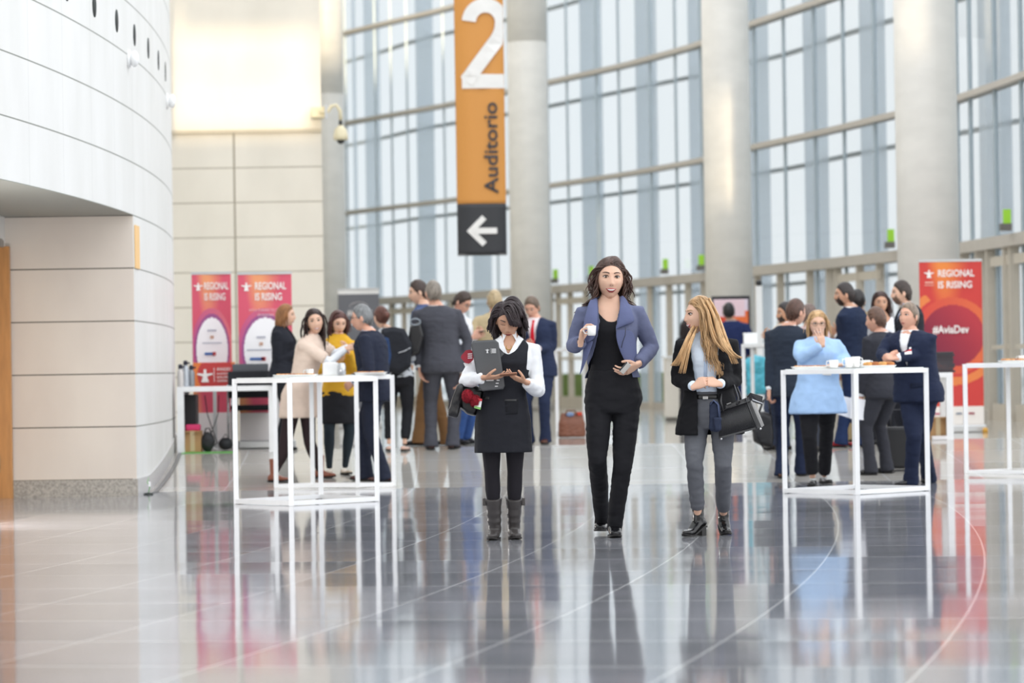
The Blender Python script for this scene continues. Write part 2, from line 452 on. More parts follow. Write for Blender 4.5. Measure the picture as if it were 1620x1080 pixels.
# the curved stone wall on the left
CX, CY, CR = -76.57, 34.0, 73.0
def wx(y, off=0.0): return CX + math.sqrt((CR + off) ** 2 - (y - CY) ** 2)
YN = 33.55                                     # where the niche ends
seam0 = math.atan2(28.1 - CY, wx(28.1) - CX) * CR
stone_left = stone_material('white_limestone', '#e6e6e4', '#dfdfdc', '#8b8d86', ring=(CX, CY, CR, seam0), seam=1.38)
def curved(y0, y1, z0, z1, back, n=40, off=0.0, backx=None):
    m = MB(); yy = [y0 + (y1 - y0) * i / n for i in range(n + 1)]; N_ = n + 1
    for y in yy: m.v.append(V((wx(y, off), y, z0)))
    for y in yy: m.v.append(V((wx(y, off), y, z1)))
    for y in yy: m.v.append(V((backx if backx is not None else wx(y, off) - back, y, z0)))
    for y in yy: m.v.append(V((backx if backx is not None else wx(y, off) - back, y, z1)))
    for i in range(n):
        m.f += [[i, i + 1, N_ + i + 1, N_ + i], [2 * N_ + i, 3 * N_ + i, 3 * N_ + i + 1, 2 * N_ + i + 1],
                [N_ + i, N_ + i + 1, 3 * N_ + i + 1, 3 * N_ + i], [i, 2 * N_ + i, 2 * N_ + i + 1, i + 1]]
    m.f += [[0, N_, 3 * N_, 2 * N_], [n, 2 * N_ + n, 3 * N_ + n, N_ + n]]
    return m
struct('wall_left', curved(2, 50.9, 2.66, 13, 0, 90, backx=-6.2), stone_left, origin=ZERO)
stone_niche = stone_material('beige_limestone', '#e6ddd2', '#ddd3c9', '#6f6a60', rough=0.6)
struct('wall_left_pier', curved(YN, 50.9, 0.0, 2.66, 0, 40, backx=-6.2), stone_left, origin=ZERO)
struct('wall_niche_end', MB().box(((wx(YN) - 0.004 - 6.2) / 2, YN - 0.006, 1.33), (wx(YN) - 0.004 + 6.2, 0.012, 2.66)), stone_niche, origin=ZERO)
granite = mat('speckled_granite', '#a8a39b', 0.45, var=0.3, vscale=45)
struct('baseboard_niche', MB().box(((wx(YN) + 0.01 - 4.8) / 2, YN - 0.02, 0.08), (wx(YN) + 0.01 + 4.8, 0.03, 0.16)), granite)
pl = curved(YN - .03, 50.85, 0.0, 1.0, .05, 60, off=.012)
for v in pl.v: v.z = zfloor(v.y) + (.165 if v.z > .5 else -.01)
struct('baseboard_left', pl, mat('grey_granite', '#c9c8c8', 0.3, var=0.12, vscale=40))
# dark kerb strip that follows the wall on the floor
kb = MB(); 
for i in range(24):
    y0 = 34.0 + i * 0.6; y1 = y0 + 0.6
    kb.prism([(wx(y0) + .05, y0, zfloor(y0) - .01), (wx(y0) + .09, y0, zfloor(y0) - .01), (wx(y1) + .09, y1, zfloor(y1) - .01), (wx(y1) + .05, y1, zfloor(y1) - .01)], (0, 0, 0), (0, 0, 0.02))
struct('trim_1', kb, plain('#6d6e70', 0.3, 0.6))
# wall that carries the door in the niche
DX = -4.79
struct('wall_niche_door', MB().box((DX - 0.75, 26.5, 2.52), (1.5, 14.1, 0.28)).box((DX - 0.95, 26.5, 1.2), (1.1, 14.1, 2.4)), plain('#e9e7e3', 0.7), origin=ZERO)
wood = mat('light_oak', '#dcb685', 0.4, var=0.10, vscale=5, stretch=(4, 4, .5)); wood2 = mat('oak_edge', '#c48d52', 0.45, var=0.12, vscale=6, stretch=(4, 4, .6))
struct('trim_2', MB().box((DX - 0.2, 33.47, 1.19), (0.50, 0.09, 2.38)), wood2)
dr = struct('door_1', MB().box((DX - 0.13, 32.85, 1.2), (0.05, 1.16, 2.36)), wood)
steel = plain('#8e8d8a', 0.35, 0.8)
for z in (0.33, 0.98, 1.62, 2.02, 2.27):
    obj('hinge', MB().lathe((DX - 0.075, 33.43, z - 0.08), [(0.013, 0), (0.013, 0.16)], 10).box((DX - 0.09, 33.40, z), (0.004, 0.05, 0.15)), steel, dr)
cl = thing('door_closer', 'grey metal door closer above the wooden door at the left edge', 'door closer', (DX - 0.02, 33.0, 2.36))
obj('closer_body', MB().box((DX - 0.03, 33.2, 2.40), (0.1, 0.26, 0.07)), steel, cl, bevel=0.008, smooth=False)
obj('closer_arm', MB().bar((DX - 0.0, 33.3, 2.44), (DX + 0.0, 32.7, 2.44), 0.022, 0.012), steel, cl, smooth=False)

nl = bpy.data.lights.new('niche_fill', 'POINT'); nl.energy = 170; nl.shadow_soft_size = .3; nl.color = (1, .96, .93)  # added fill light, out of view, to brighten the underside of the niche
nlo = bpy.data.objects.new('niche_fill', nl); COL.objects.link(nlo); nlo.location = (-4.45, 27.2, 0.45)
# back wall
DB = 50.9
xr = pt(513, 500, DB).x
stone_back = stone_material('cream_limestone', '#f3ecde', '#ebe4d6', '#a59b88', xseam=pt(292, 500, DB).x - .725, seam=1.47, zoff=0.10, ztop=4.60, rough=0.6, jw=0.014)
struct('wall_back', MB().prism([(-9, DB, 0), (xr, DB, 0), (-5.65, 96, 0), (-12, 96, 0)], (0, 0, 0), (0, 0, 13)), stone_back, origin=ZERO)  # hidden wedge at the rear added to keep left sky light off the columns
struct('trim_3', MB().box(((xr - 9) / 2, DB - 0.03, 4.62), (xr + 9, 0.07, 0.05)), plain('#cfc4ae', 0.6), origin=ZERO)
# unseen blocker added behind the camera, its slots shaped to throw the sun patches
rw = MB().box((0, -12.2, 5.06), (44, .4, 10.12)).box((0, -12.2, 14.5), (44, .4, 5.0))
for a, b_ in ((-22, .75), (2.95, 9.8), (10.05, 10.2), (10.45, 22)): rw.box(((a + b_) / 2, -12.2, 11.0), (b_ - a, .4, 2.2))
rw.box((1.9, -12.2, 11.85), (2.0, .4, .6)); rw.box((0, -12.2, 11.05), (44, .12, .08))
struct('wall_sun_mask', rw, plain('#e8e4dc', 0.8), origin=ZERO)

# ------------------------------------------------------------------ glass wall
GPX = [440, 500, 552, 715, 872, 1000, 1115, 1190, 1320, 1425, 1520, 1610, 1720, 1850]
GS = [59, 61, 63.2, 67.5, 72.7, 77, 81.8, 86.4, 93, 99, 104.5, 112, 122, 136]
def gl(px, off=0.0):
    def base(p):
        for i in range(len(GPX) - 1):
            if p <= GPX[i + 1] or i == len(GPX) - 2:
                t = (p - GPX[i]) / (GPX[i + 1] - GPX[i]); s_ = GS[i] + (GS[i + 1] - GS[i]) * t; break
        return V(((p - 810) / s_, F / s_, 0))
    if not off: return base(px)
    p = px
    for _ in range(6):
        a = base(p); d = (base(p + 3) - base(p - 3)).normalized(); nrm = V((-d.y, d.x, 0)).normalized()
        if nrm.x < 0: nrm = -nrm
        q = a + nrm * off
        p += (px - (810 + q.x * F / q.y))
    return q
def skin_line(off, z, hgt, dep, pxs, m=None):
    m = m or MB()
    for i in range(len(pxs) - 1):
        a = gl(pxs[i], off); b_ = gl(pxs[i + 1], off); a.z = b_.z = z
        m.bar(a, b_, dep, hgt) if False else m.prism([a + V((0, 0, -hgt / 2)), b_ + V((0, 0, -hgt / 2)), b_ + V((0, 0, hgt / 2)), a + V((0, 0, hgt / 2))], (-dep / 2, -dep / 3, 0), (dep / 2, dep / 3, 0))
    return m
allpx = [500 + 30 * i for i in range(46)]
glass_m = bpy.data.materials.new('window_glass'); glass_m.use_nodes = True
n = glass_m.node_tree; n.nodes.clear(); o_ = n.nodes.new('ShaderNodeOutputMaterial'); mx = n.nodes.new('ShaderNodeMixShader')
tr = n.nodes.new('ShaderNodeBsdfTransparent'); gs = n.nodes.new('ShaderNodeBsdfGlossy'); lw0 = n.nodes.new('ShaderNodeLayerWeight'); lw0.inputs[0].default_value = 0.5; lw = n.nodes.new('ShaderNodeMath'); lw.operation = 'POWER'; lw.inputs[1].default_value = 5; n.links.new(lw0.outputs['Facing'], lw.inputs[0])
tr.inputs[0].default_value = (0.40, 0.43, 0.445, 1); gs.inputs['Roughness'].default_value = 0.02; gs.inputs[0].default_value = (0.9, 0.92, 0.94, 1)
n.links.new(lw.outputs[0], mx.inputs[0]); n.links.new(tr.outputs[0], mx.inputs[1]); n.links.new(gs.outputs[0], mx.inputs[2]); n.links.new(mx.outputs[0], o_.inputs[0])
rail_m = plain('#bdb6ac', 0.5, 0.0); mul_m = plain('#a9b6bd', 0.4, 0.2); pier_m = bpy.data.materials.new('frosted_fin'); pier_m.use_nodes = True
n = pier_m.node_tree; n.nodes.clear(); o_ = n.nodes.new('ShaderNodeOutputMaterial'); mx = n.nodes.new('ShaderNodeMixShader'); mx.inputs[0].default_value = 0.82
df = n.nodes.new('ShaderNodeBsdfDiffuse'); df.inputs[0].default_value = (0.80, 0.86, 0.90, 1); tl = n.nodes.new('ShaderNodeBsdfTranslucent'); tl.inputs[0].default_value = (0.93, 0.97, 1.0, 1)
n.links.new(df.outputs[0], mx.inputs[1]); n.links.new(tl.outputs[0], mx.inputs[2]); m2_ = n.nodes.new('ShaderNodeMixShader'); m2_.inputs[0].default_value = 0.42; tp = n.nodes.new('ShaderNodeBsdfTransparent'); tp.inputs[0].default_value = (.93, .96, 1, 1); n.links.new(mx.outputs[0], m2_.inputs[1]); n.links.new(tp.outputs[0], m2_.inputs[2]); n.links.new(m2_.outputs[0], o_.inputs[0])
post_m = plain('#c8bfb0', 0.5, 0.0)
ZT = 2.85
LV = [ZT, ZT + 2.26, ZT + 4.5, ZT + 6.75, ZT + 9.0]
mulpx = [500, 537, 553, 600, 625, 650, 708, 740, 790, 872, 903, 950, 985, 1035, 1075, 1115, 1160, 1200, 1247, 1295, 1341, 1390, 1425, 1475, 1520, 1541, 1580, 1622, 1680, 1760, 1850]
for i in range(len(mulpx) - 1):
    a = gl(mulpx[i]); b_ = gl(mulpx[i + 1])
    fr = MB().box((a.x, a.y, 6.0), (0.05, 0.14, 11.4))
    wn_ = struct('window_%d' % (i + 1), fr, mul_m)
    g_ = MB().quad((a.x, a.y, 0.3), (b_.x, b_.y, 0.3), (b_.x, b_.y, 11.7), (a.x, a.y, 11.7))
    obj('pane', g_, glass_m, wn_, smooth=False)
for i, z in enumerate(LV):
    struct('trim_%d' % (4 + i), skin_line(0.0, z, 0.17 if i == 0 else 0.09, 0.2 if i else 0.3, allpx), rail_m)
for i, z in enumerate(LV):
    struct('trim_%d' % (9 + i), skin_line(1.9, z - 0.13, 0.07, 0.1, allpx), plain('#e2e6e8', 0.6))
struct('trim_14', skin_line(0.0, 0.36, 0.14, 0.12, allpx), rail_m)
k = 0
for (p0, p1) in ((563, 569), (582, 607), (664, 692), (750, 780), (925, 960), (1013, 1047), (1097, 1130), (1186, 1225), (1280, 1318), (1370, 1411), (1459, 1503), (1559, 1611), (1675, 1740)):
    a = gl(p0, 1.5); b_ = gl(p1, 1.5); c = (a + b_) / 2; wd = (p1 - p0) * c.y / F
    struct('trim_%d' % (15 + k), MB().box((c.x, c.y + .3, 6.5), (wd, 0.04, 13)), pier_m); k += 1
# door and window frames below the transom
ps = [872, 884, 903, 928, 950, 975, 1000, 1030, 1060, 1090, 1115, 1200, 1236, 1283, 1314, 1327, 1362, 1394, 1430, 1528, 1552, 1569, 1596, 1606, 1640, 660, 690, 620, 640, 715]
fr = MB()
for p in ps:
    a = gl(p, -0.06); fr.box((a.x, a.y, (0.3 + ZT) / 2), (0.13 if p < 1500 else 0.14, 0.12, ZT - 0.3))
struct('trim_40', fr, post_m, origin=ZERO)
fr = MB()
for (p0, p1) in ((884, 903), (903, 928), (1327, 1362), (1362, 1394), (1569, 1596), (1606, 1640), (620, 640), (640, 660)):
    a = gl(p0, -0.1); b_ = gl(p1, -0.1)
    for z, h_ in ((0.42, .24), (2.58, .14), (1.35, .06)):
        fr.prism([(a.x, a.y, z - h_ / 2), (b_.x, b_.y, z - h_ / 2), (b_.x, b_.y, z + h_ / 2), (a.x, a.y, z + h_ / 2)], (0, -.04, 0), (0, .04, 0))
struct('trim_41', fr, post_m, origin=ZERO)
g1, g2 = gl(1850), V((7.9, 2, 0))
struct('wall_right', MB().box((8.6, 40.6, 6.5), (1.6, 1.2, 13)), plain('#d8d6d2', 0.7), origin=ZERO)
# grass bank outside
gr = MB(); a = gl(860, 6); b_ = gl(1100, 6)
gr.prism([(a.x - 2, a.y, 0.28), (b_.x + 2, b_.y, 0.28), (b_.x + 2, b_.y, 1.0), (a.x - 2, a.y, 1.0)], (0, 0, 0), (1.5, 2, 0))
tag(obj('grass_bank', gr, mat('grass', '#93b04a', 0.9, bump=1, bscale=30, var=0.3), smooth=False), 'strip of green grass outside behind the glass doors', 'grass', kind='stuff')

# ------------------------------------------------------------------ round columns
conc = mat('smooth_concrete', '#dddad3', 0.42, bump=0.15, bscale=6, var=0.05, vscale=2.2, stretch=(1, 1, 2))
for i, (px, D, r, lab) in enumerate(((523, 85, .41, 'round grey column beside the right edge of the cream stone wall'),
                                     (841, 72.3, .41, 'round concrete column just right of the orange hanging banner'),
                                     (1155, 59.7, .40, 'round concrete column behind the blonde woman, flecked with warm sunlight'),
                                     (1471, 45.7, .40, 'widest round concrete column behind the red banner on the right'))):
    x = (px - 810) / F * D; zb = 0.3
    t = thing('column', lab, 'column', (x, D, zb), 'round concrete columns along the glass wall')
    obj('shaft', MB().lathe((x, D, zb), [(r, 0), (r, 3.5), (r, 7.49), (r - .012, 7.5), (r - .012, 7.52), (r, 7.53), (r, 12.5)], 64), conc, t)
    obj('base_ring', MB().lathe((x, D, zb), [(r + .02, 0), (r + .02, .1), (r, .11)], 64), granite, t)

# ------------------------------------------------------------------ things fixed to walls
for i, (px, lab) in enumerate(((120, 'first'), (161, 'second'), (196, 'third'), (225, 'fourth'), (246, 'fifth'), (259, 'sixth'), (269, 'seventh'))):
    y = 29.72 + 1.385 * i; x = wx(y); nr = V((x - CX, y - CY, 0)).normalized(); tg = V((-nr.y, nr.x, 0))
    c = V((x, y, 4.40))
    m = MB().loft([(c - nr * .02, tg * .105, Z3 * .105), (c + nr * .004, tg * .105, Z3 * .105)], 28)
    o = obj('round_vent', m, plain('#303534', 0.8)); tag(o, 'black round vent opening high in the white curved wall, %s from the left' % lab, 'vent', 'round vents in the curved wall')
for (px, py, y, lab) in ((216, 93, 33.3, 'larger and nearer'), (274, 160, 38.2, 'smaller and farther')):
    x = wx(y); z = pt(px, py, y).z; nr = V((x - CX, y - CY, 0)).normalized(); tg = V((-nr.y, nr.x, 0)); c = V((x, y, z))
    t = thing('wall_lamp', 'small white round wall lamp on the curved wall, the %s one' % lab, 'lamp', tuple(c), 'wall lamps on the curved wall')
    obj('mount', MB().loft([(c, tg * .085, Z3 * .085), (c + nr * .02, tg * .085, Z3 * .085), (c + nr * .03, tg * .05, Z3 * .05)], 20), WHITE, t)
    obj('lamp_head', MB().loft([(c + nr * .03, tg * .055, Z3 * .055), (c + nr * .05, tg * .075, Z3 * .075), (c + nr * .075, tg * .075, Z3 * .075), (c + nr * .1, tg * .04, Z3 * .04)], 20), WHITE, t)
x = wx(33.62); c = V((x + .012, 33.66, 0))
o = obj('orange_strip', MB().prism([(wx(33.6) + .002, 33.6, 2.16), (wx(33.95) + .002, 33.95, 2.16), (wx(33.95) + .002, 33.95, 2.57), (wx(33.6) + .002, 33.6, 2.57)], (0, 0, 0), (.012, 0, 0)), plain('#eec58a', .6), smooth=False)
tag(o, 'thin orange strip sign on the white wall beside the niche corner', 'sign')
f_ = floor_at(235, 782)
t = thing('floor_marker', 'green ribbon marker on a tiny black base by the wall corner', 'marker', tuple(f_))
obj('base', MB().lathe(f_, [(.045, 0), (.045, .012), (.01, .02)], 16), plain('#26302a'), t)
obj('ribbon', MB().tube([f_ + V((0, 0, .015)), f_ + V((.012, 0, .07)), f_ + V((-.01, 0, .12)), f_ + V((.005, 0, .165))], [.012, .009, .012, .006], 6, flat=.3), plain('#5cba48'), t)
obj('paper_tag', MB().box(f_ + V((.012, -.01, .1)), (.02, .004, .045)), WHITE, t, smooth=False)
# dome camera on the wall's edge
D = 50.6
c0 = pt(503, 177, D)
t = thing('security_camera', 'cream dome security camera on a curved arm at the edge of the stone wall', 'camera', tuple(pt(512, 180, 50.9)))
cream = plain('#e8ddbb', .45)
obj('bracket_box', MB().box(c0 + V((0, .16, 0)), (.2, .30, .15)), cream, t, bevel=.01, smooth=False)
P_ = [pt(506, 178, D), pt(519, 176, D), pt(524, 168, D), pt(532, 166, D), pt(538, 175, D), pt(539, 190, D)]
obj('arm', MB().tube(P_, .026, 10), cream, t)
obj('plate', MB().box(pt(516, 177, D), (.03, .12, .2)), plain('#c9cdd2'), t, smooth=False)
c1 = pt(539, 207, D)
obj('joint', MB().lathe(c1 + V((0, 0, .06)), [(.03, 0), (.025, .09)], 14), plain('#3c3a36'), t)
obj('housing', MB().lathe(c1 + V((0, 0, -.13)), [(.105, 0), (.105, .05), (.085, .15), (.03, .21)], 20), cream, t)
obj('dome', MB().ball(c1 + V((0, 0, -.13)), .06), plain('#2a2c2c', .15), t)
# green lamps standing on the transom
for (px, lab) in ((879, 'leftmost one, near the banner column'), (936, 'left of the tall woman'), (1053, 'right of the tall woman'), (1110, 'beside the sunlit column'), (1410, 'beside the widest column'), (1594, 'rightmost, above a door')):
    a = gl(px, -0.25); a.z = ZT + .12
    t = thing('sign_lamp', 'small bright green lamp on glass wall rail, ' + lab, 'lamp', tuple(a), 'green lamps on the rail of the glass wall')
    obj('base', MB().box(a + V((0, 0, .05)), (.16, .12, .1)), plain('#6f6b66'), t, smooth=False)
    gm = plain('#a6e03c', .4)
    obj('green_panel', MB().box(a + V((.02, 0, .2)), (.11, .04, .2)), gm, t, smooth=False)

# ------------------------------------------------------------------ the hanging banner
DBN = 50.0
bl = pt(724, 403, DBN); br_ = pt(802, 402, DBN); s_ = F / DBN
bw = (br_ - bl).length; bh = 4.2
t = thing('hanging_banner', 'tall orange hanging banner with a big white 2 and a black arrow panel', 'banner', tuple(bl), None)
def bcurve(u, v): return -0.10 * (2 * u - 1) ** 2 + .012 * math.sin(u * 9) 
sheet('orange_sheet', bl + V((0, 0, .72)), X3, Z3, -Y3, bw, bh - .72, 40, 60, lambda u, v: hx('#d8964a'), t, curve=bcurve)
sheet('black_sheet', bl, X3, Z3, -Y3, bw, .72, 40, 12, lambda u, v: hx('#35363a'), t, curve=bcurve)
obj('bottom_bar', MB().bar(bl + V((0, .05, 0)), bl + V((bw, .05, 0)), .03), plain('#6d6d6d', .4, .6), t, smooth=False)
def on_banner(m, O):                           # bend lettering along the banner
    for v in m.v:
        u = (v.x - bl.x) / bw; v.y -= bcurve(u, 0) 
    return m
two0 = V((pt(731, 140, DBN).x, DBN - .028, pt(731, 140, DBN).z))
def stroke(path, wd, clipx):
    m = MB(); K = len(path); L = []
    for i, p in enumerate(path):
        d = V((path[min(i + 1, K - 1)][0] - path[max(i - 1, 0)][0], 0, path[min(i + 1, K - 1)][1] - path[max(i - 1, 0)][1])).normalized(); q = V((-d.z, 0, d.x)) * wd / 2
        for sg in (1, -1):
            v = V((p[0], 0, p[1])) + q * sg; v.x = min(v.x, clipx); L.append(v)
    n_ = len(L); m.v = [two0 + v + V((0, -.003, 0)) for v in L] + [two0 + v + V((0, .003, 0)) for v in L]
    for i in range(K - 1):
        a = 2 * i; m.f += [[a, a + 2, a + 3, a + 1], [a + n_, a + 1 + n_, a + 3 + n_, a + 2 + n_], [a, a + n_, a + 2 + n_, a + 2], [a + 1, a + 3, a + 3 + n_, a + 1 + n_]]
    m.f += [[0, 1, 1 + n_, n_], [n_ - 2, 2 * n_ - 2, 2 * n_ - 1, n_ - 1]]
    return m
cx_ = bl.x + bw - two0.x - .004
arc = [(.345 - .235 * math.cos(a), .935 + .235 * math.sin(a)) for a in [math.radians(4 + 11 * k) for k in range(17)]] + [(.57, .84), (.545, .76), (.50, .68)]
tw = stroke(arc + [(.06 + .44 * k, .10 + .58 * k) for k in (.8, .6, .4, .2, 0)], .20, cx_)
tw.add(stroke([(.0, .10), (.3, .10), (.62, .10)], .20, cx_)).add(stroke([(.005, .195), (.12, .195), (.24, .195)], .02, cx_))
obj('white_numeral', on_banner(tw, None), plain('#f1efec', .6), t, smooth=False)
a0 = V((pt(789, 306, DBN).x, DBN - .028, pt(789, 306, DBN).z))
au = text_mb('Auditorio', a0, Z3, -X3, -Y3, width=1.29, height=.20, bold=.012)
obj('dark_word', on_banner(au, None), plain('#3a3b40', .6), t, smooth=False)
ac = V((pt(763, 365, DBN).x, DBN - .028, pt(763, 365, DBN).z)); ar = MB()
def P2(x, z): return ac + V((x, 0, z))
for seg in (((-.18, 0), (.21, 0)), ((-.19, -.03), (.03, .19)), ((-.19, .03), (.03, -.19))):
    (x0, z0), (x1, z1) = seg; d = V((x1 - x0, 0, z1 - z0)).normalized(); q = V((-d.z, 0, d.x)) * .042
    a = P2(x0, z0); b_ = P2(x1, z1); ar.prism([a - q, b_ - q, b_ + q, a + q], (0, .003, 0), (0, -.003, 0))
obj('white_arrow', on_banner(ar, None), plain('#f1efec', .6), t, smooth=False)
wire = MB()
for u in (.05, .95): wire.tube([bl + V((bw * u, 0, bh)), bl + V((bw * u, 0, 9.2))], .006, 6)
obj('hanging_wire', wire, steel, t)
# ================================================================== PEOPLE
def lerp(a, b, t): return a + (b - a) * t
def prof(tab, f):
    if f <= tab[0][0]: return tab[0][1:]
    for a, b in zip(tab, tab[1:]):
        if f <= b[0]:
            t = (f - a[0]) / (b[0] - a[0]); return tuple(lerp(x, y, t) for x, y in zip(a[1:], b[1:]))
    return tab[-1][1:]
TORSO = {  # height fraction, half width, half depth, forward shift   (all times body height)
    'm': [(.44, .080, .058, 0), (.50, .097, .070, -.004), (.55, .094, .066, 0), (.62, .084, .062, .002), (.70, .093, .066, .002), (.76, .102, .067, .002), (.795, .104, .056, -.002), (.82, .084, .044, -.006), (.838, .052, .036, -.006), (.86, .036, .036, -.002), (.885, .035, .036, .004)],
    'f': [(.44, .080, .060, 0), (.50, .101, .072, -.006), (.55, .092, .064, 0), (.62, .072, .052, .002), (.68, .080, .058, .006), (.735, .087, .070, .014), (.775, .089, .058, .006), (.81, .074, .042, -.004), (.832, .044, .032, -.006), (.855, .030, .031, -.002), (.885, .029, .031, .004)]}
def two_bone(a, c, l1, l2, hint):
    d = c - a; L = d.length
    if L > (l1 + l2) * .999: c = a + d * ((l1 + l2) * .999 / L); d = c - a; L = d.length
    x = (l1 * l1 - l2 * l2 + L * L) / (2 * L); h = math.sqrt(max(0, l1 * l1 - x * x)); u = d / L
    n_ = hint - u * hint.dot(u); n_.normalize()
    return a + u * x + n_ * h, c

def face_fwd(x, z):              # how far the face stands forward of the plain skull, head frame, metres
    g = lambda cx, cz, sx, sz: math.exp(-((x - cx) / sx) ** 2 - ((z - cz) / sz) ** 2)
    f = -0.0085 * (g(.031, .006, .016, .012) + g(-.031, .006, .016, .012))
    f += 0.005 * (g(.028, .028, .022, .009) + g(-.028, .028, .022, .009))
    f += 0.005 * (g(.042, -.028, .018, .018) + g(-.042, -.028, .018, .018))
    if -.05 < z < .014:
        a = (.014 - z) / .05; f += (0.004 + .0145 * min(a, 1)) * math.exp(-(x / (.0065 + .005 * a)) ** 2) * (1 if z > -.037 else max(0, (z + .05) / .013))
    f += 0.004 * (g(.012, -.036, .006, .006) + g(-.012, -.036, .006, .006))
    f += 0.006 * g(0, -.066, .026, .014) + 0.008 * g(0, -.100, .022, .013)
    f -= 0.003 * g(0, -.084, .03, .006)
    return f
EX, EY, EZ = .074, .094, .116
def head_pt(d, k=1.0):
    x, y, z = d
    X = EX * x; Y = EY * y; Z = EZ * z
    if z < 0:
        t = -z; X *= 1 - .30 * t ** 1.5
        Y *= (1 - .02 * t) if y < 0 else (1 - .42 * t ** 1.2)
        if y < 0: Y -= .012 * t * (-y)
    else: X *= 1 + .05 * z * (1 - z) * 4 * (.5 + .5 * y)
    p = V((X, Y, Z)) * k
    if y < -.2 and k < 1.02: p.y -= face_fwd(X, Z) * min(1, (-y - .2) * 4)
    return p
def head_mesh(n=56, m=44):
    h = MB(); h.v.append(head_pt((0, 0, -1)))
    for j in range(1, m):
        t = -PI / 2 + PI * j / m
        for k in range(n):
            a = 2 * PI * k / n; h.v.append(head_pt((math.cos(t) * math.cos(a), math.cos(t) * math.sin(a), math.sin(t))))
    h.v.append(head_pt((0, 0, 1))); top = len(h.v) - 1
    for k in range(n):
        h.f.append([0, 1 + (k + 1) % n, 1 + k]); h.f.append([top, top - n + k, top - n + (k + 1) % n])
    for j in range(m - 2):
        for k in range(n):
            a = 1 + j * n + k; b = 1 + j * n + (k + 1) % n; h.f.append([a, b, b + n, a + n])
    return h
def scalp_low(az):               # hairline: lowest z of hair at angle az (0 = front) on the unit skull
    return prof([(0, .60), (.6, .52), (1.0, .30), (1.25, 0.0), (1.5, -.10), (1.8, -.30), (2.2, -.52), (PI, -.60)], abs(az))[0]
def is_scalp(d, extra=0.0): return d[2] > scalp_low(math.atan2(d[0], -d[1])) + extra
def hair_cap(k=1.05, fade=0.06, lift=0.0):
    h = MB(); n, m = 48, 30
    for j in range(m + 1):
        for i in range(n):
            az = -PI + 2 * PI * i / n; lo = math.asin(max(-1, min(1, scalp_low(az)))); t = lo + (PI / 2 - lo) * (j / m)
            d = (math.cos(t) * math.sin(az), -math.cos(t) * math.cos(az), math.sin(t))
            e = min(1, (j / m) / .18); p = head_pt(d, 1.021 + (k - 1.021) * e)
            p.z += lift * max(0, d[2]) * e
            p += V((noise.noise(p * 38), noise.noise(p * 38 + V((5, 5, 5))), 0)) * .003 * e
            h.v.append(p)
    for j in range(m):
        for i in range(n): a = j * n + i; b = j * n + (i + 1) % n; h.f.append([a, b, b + n, a + n])
    h.f.append([k_ for k_ in reversed(range(n))])
    return h
def strand(d, L, comb, g, o_ramp=.07, hug=1.10, wave=0.0, step=.012, spread=0.0, stiff=.0, face=True, push=None):
    p = head_pt(d, 1.04); pts = [p.copy()]; N_ = max(3, int(L / step)); ph = random.random() * 6; nn = V((d[0] / EX, d[1] / EY, d[2] / EZ)).normalized(); dirn = V(comb); dirn = (dirn - nn * max(0, dirn.dot(nn)) * .97).normalized()
    for i in range(N_):
        t = i / N_
        dirn = (dirn * (1 - .22 * (1 - stiff)) + g * .22 * (1 - stiff)).normalized()
        q = p + dirn * step
        hg = 1.045 + (hug - 1.045) * min(1, (i + 1) * step / o_ramp)
        e = V((q.x / (EX * hg), q.y / (EY * hg), q.z / (EZ * hg)))
        if e.length < 1 and q.z > -.09:
            e.normalize(); q = V((e.x * EX * hg, e.y * EY * hg, e.z * EZ * hg))
        if face and q.y < -.030 and q.z < .060 and abs(q.x) < .071:
            q.x = math.copysign(.071, q.x if abs(q.x) > .004 else d[0])
        if q.z < -.10:
            q.x += spread * step * (1 if q.x > 0 else -1)
            if push: q += push * step
        if (q - p).length > 1e-6: dirn = (q - p).normalized()
        p = q.copy(); r = p.copy()
        if wave: r += V((math.sin(ph + t * L * 55), math.cos(ph + t * L * 48), 0)) * wave * min(1, t * 2) * (1 if q.z < .02 else .15)
        pts.append(r)
    return pts
def rand_scalp(test=lambda d: True):
    while True:
        z = random.uniform(-.6, 1); a = random.uniform(-PI, PI); c = math.sqrt(max(0, 1 - z * z)); d = (c * math.sin(a), -c * math.cos(a), z)
        if is_scalp(d, .04) and test(d): return d
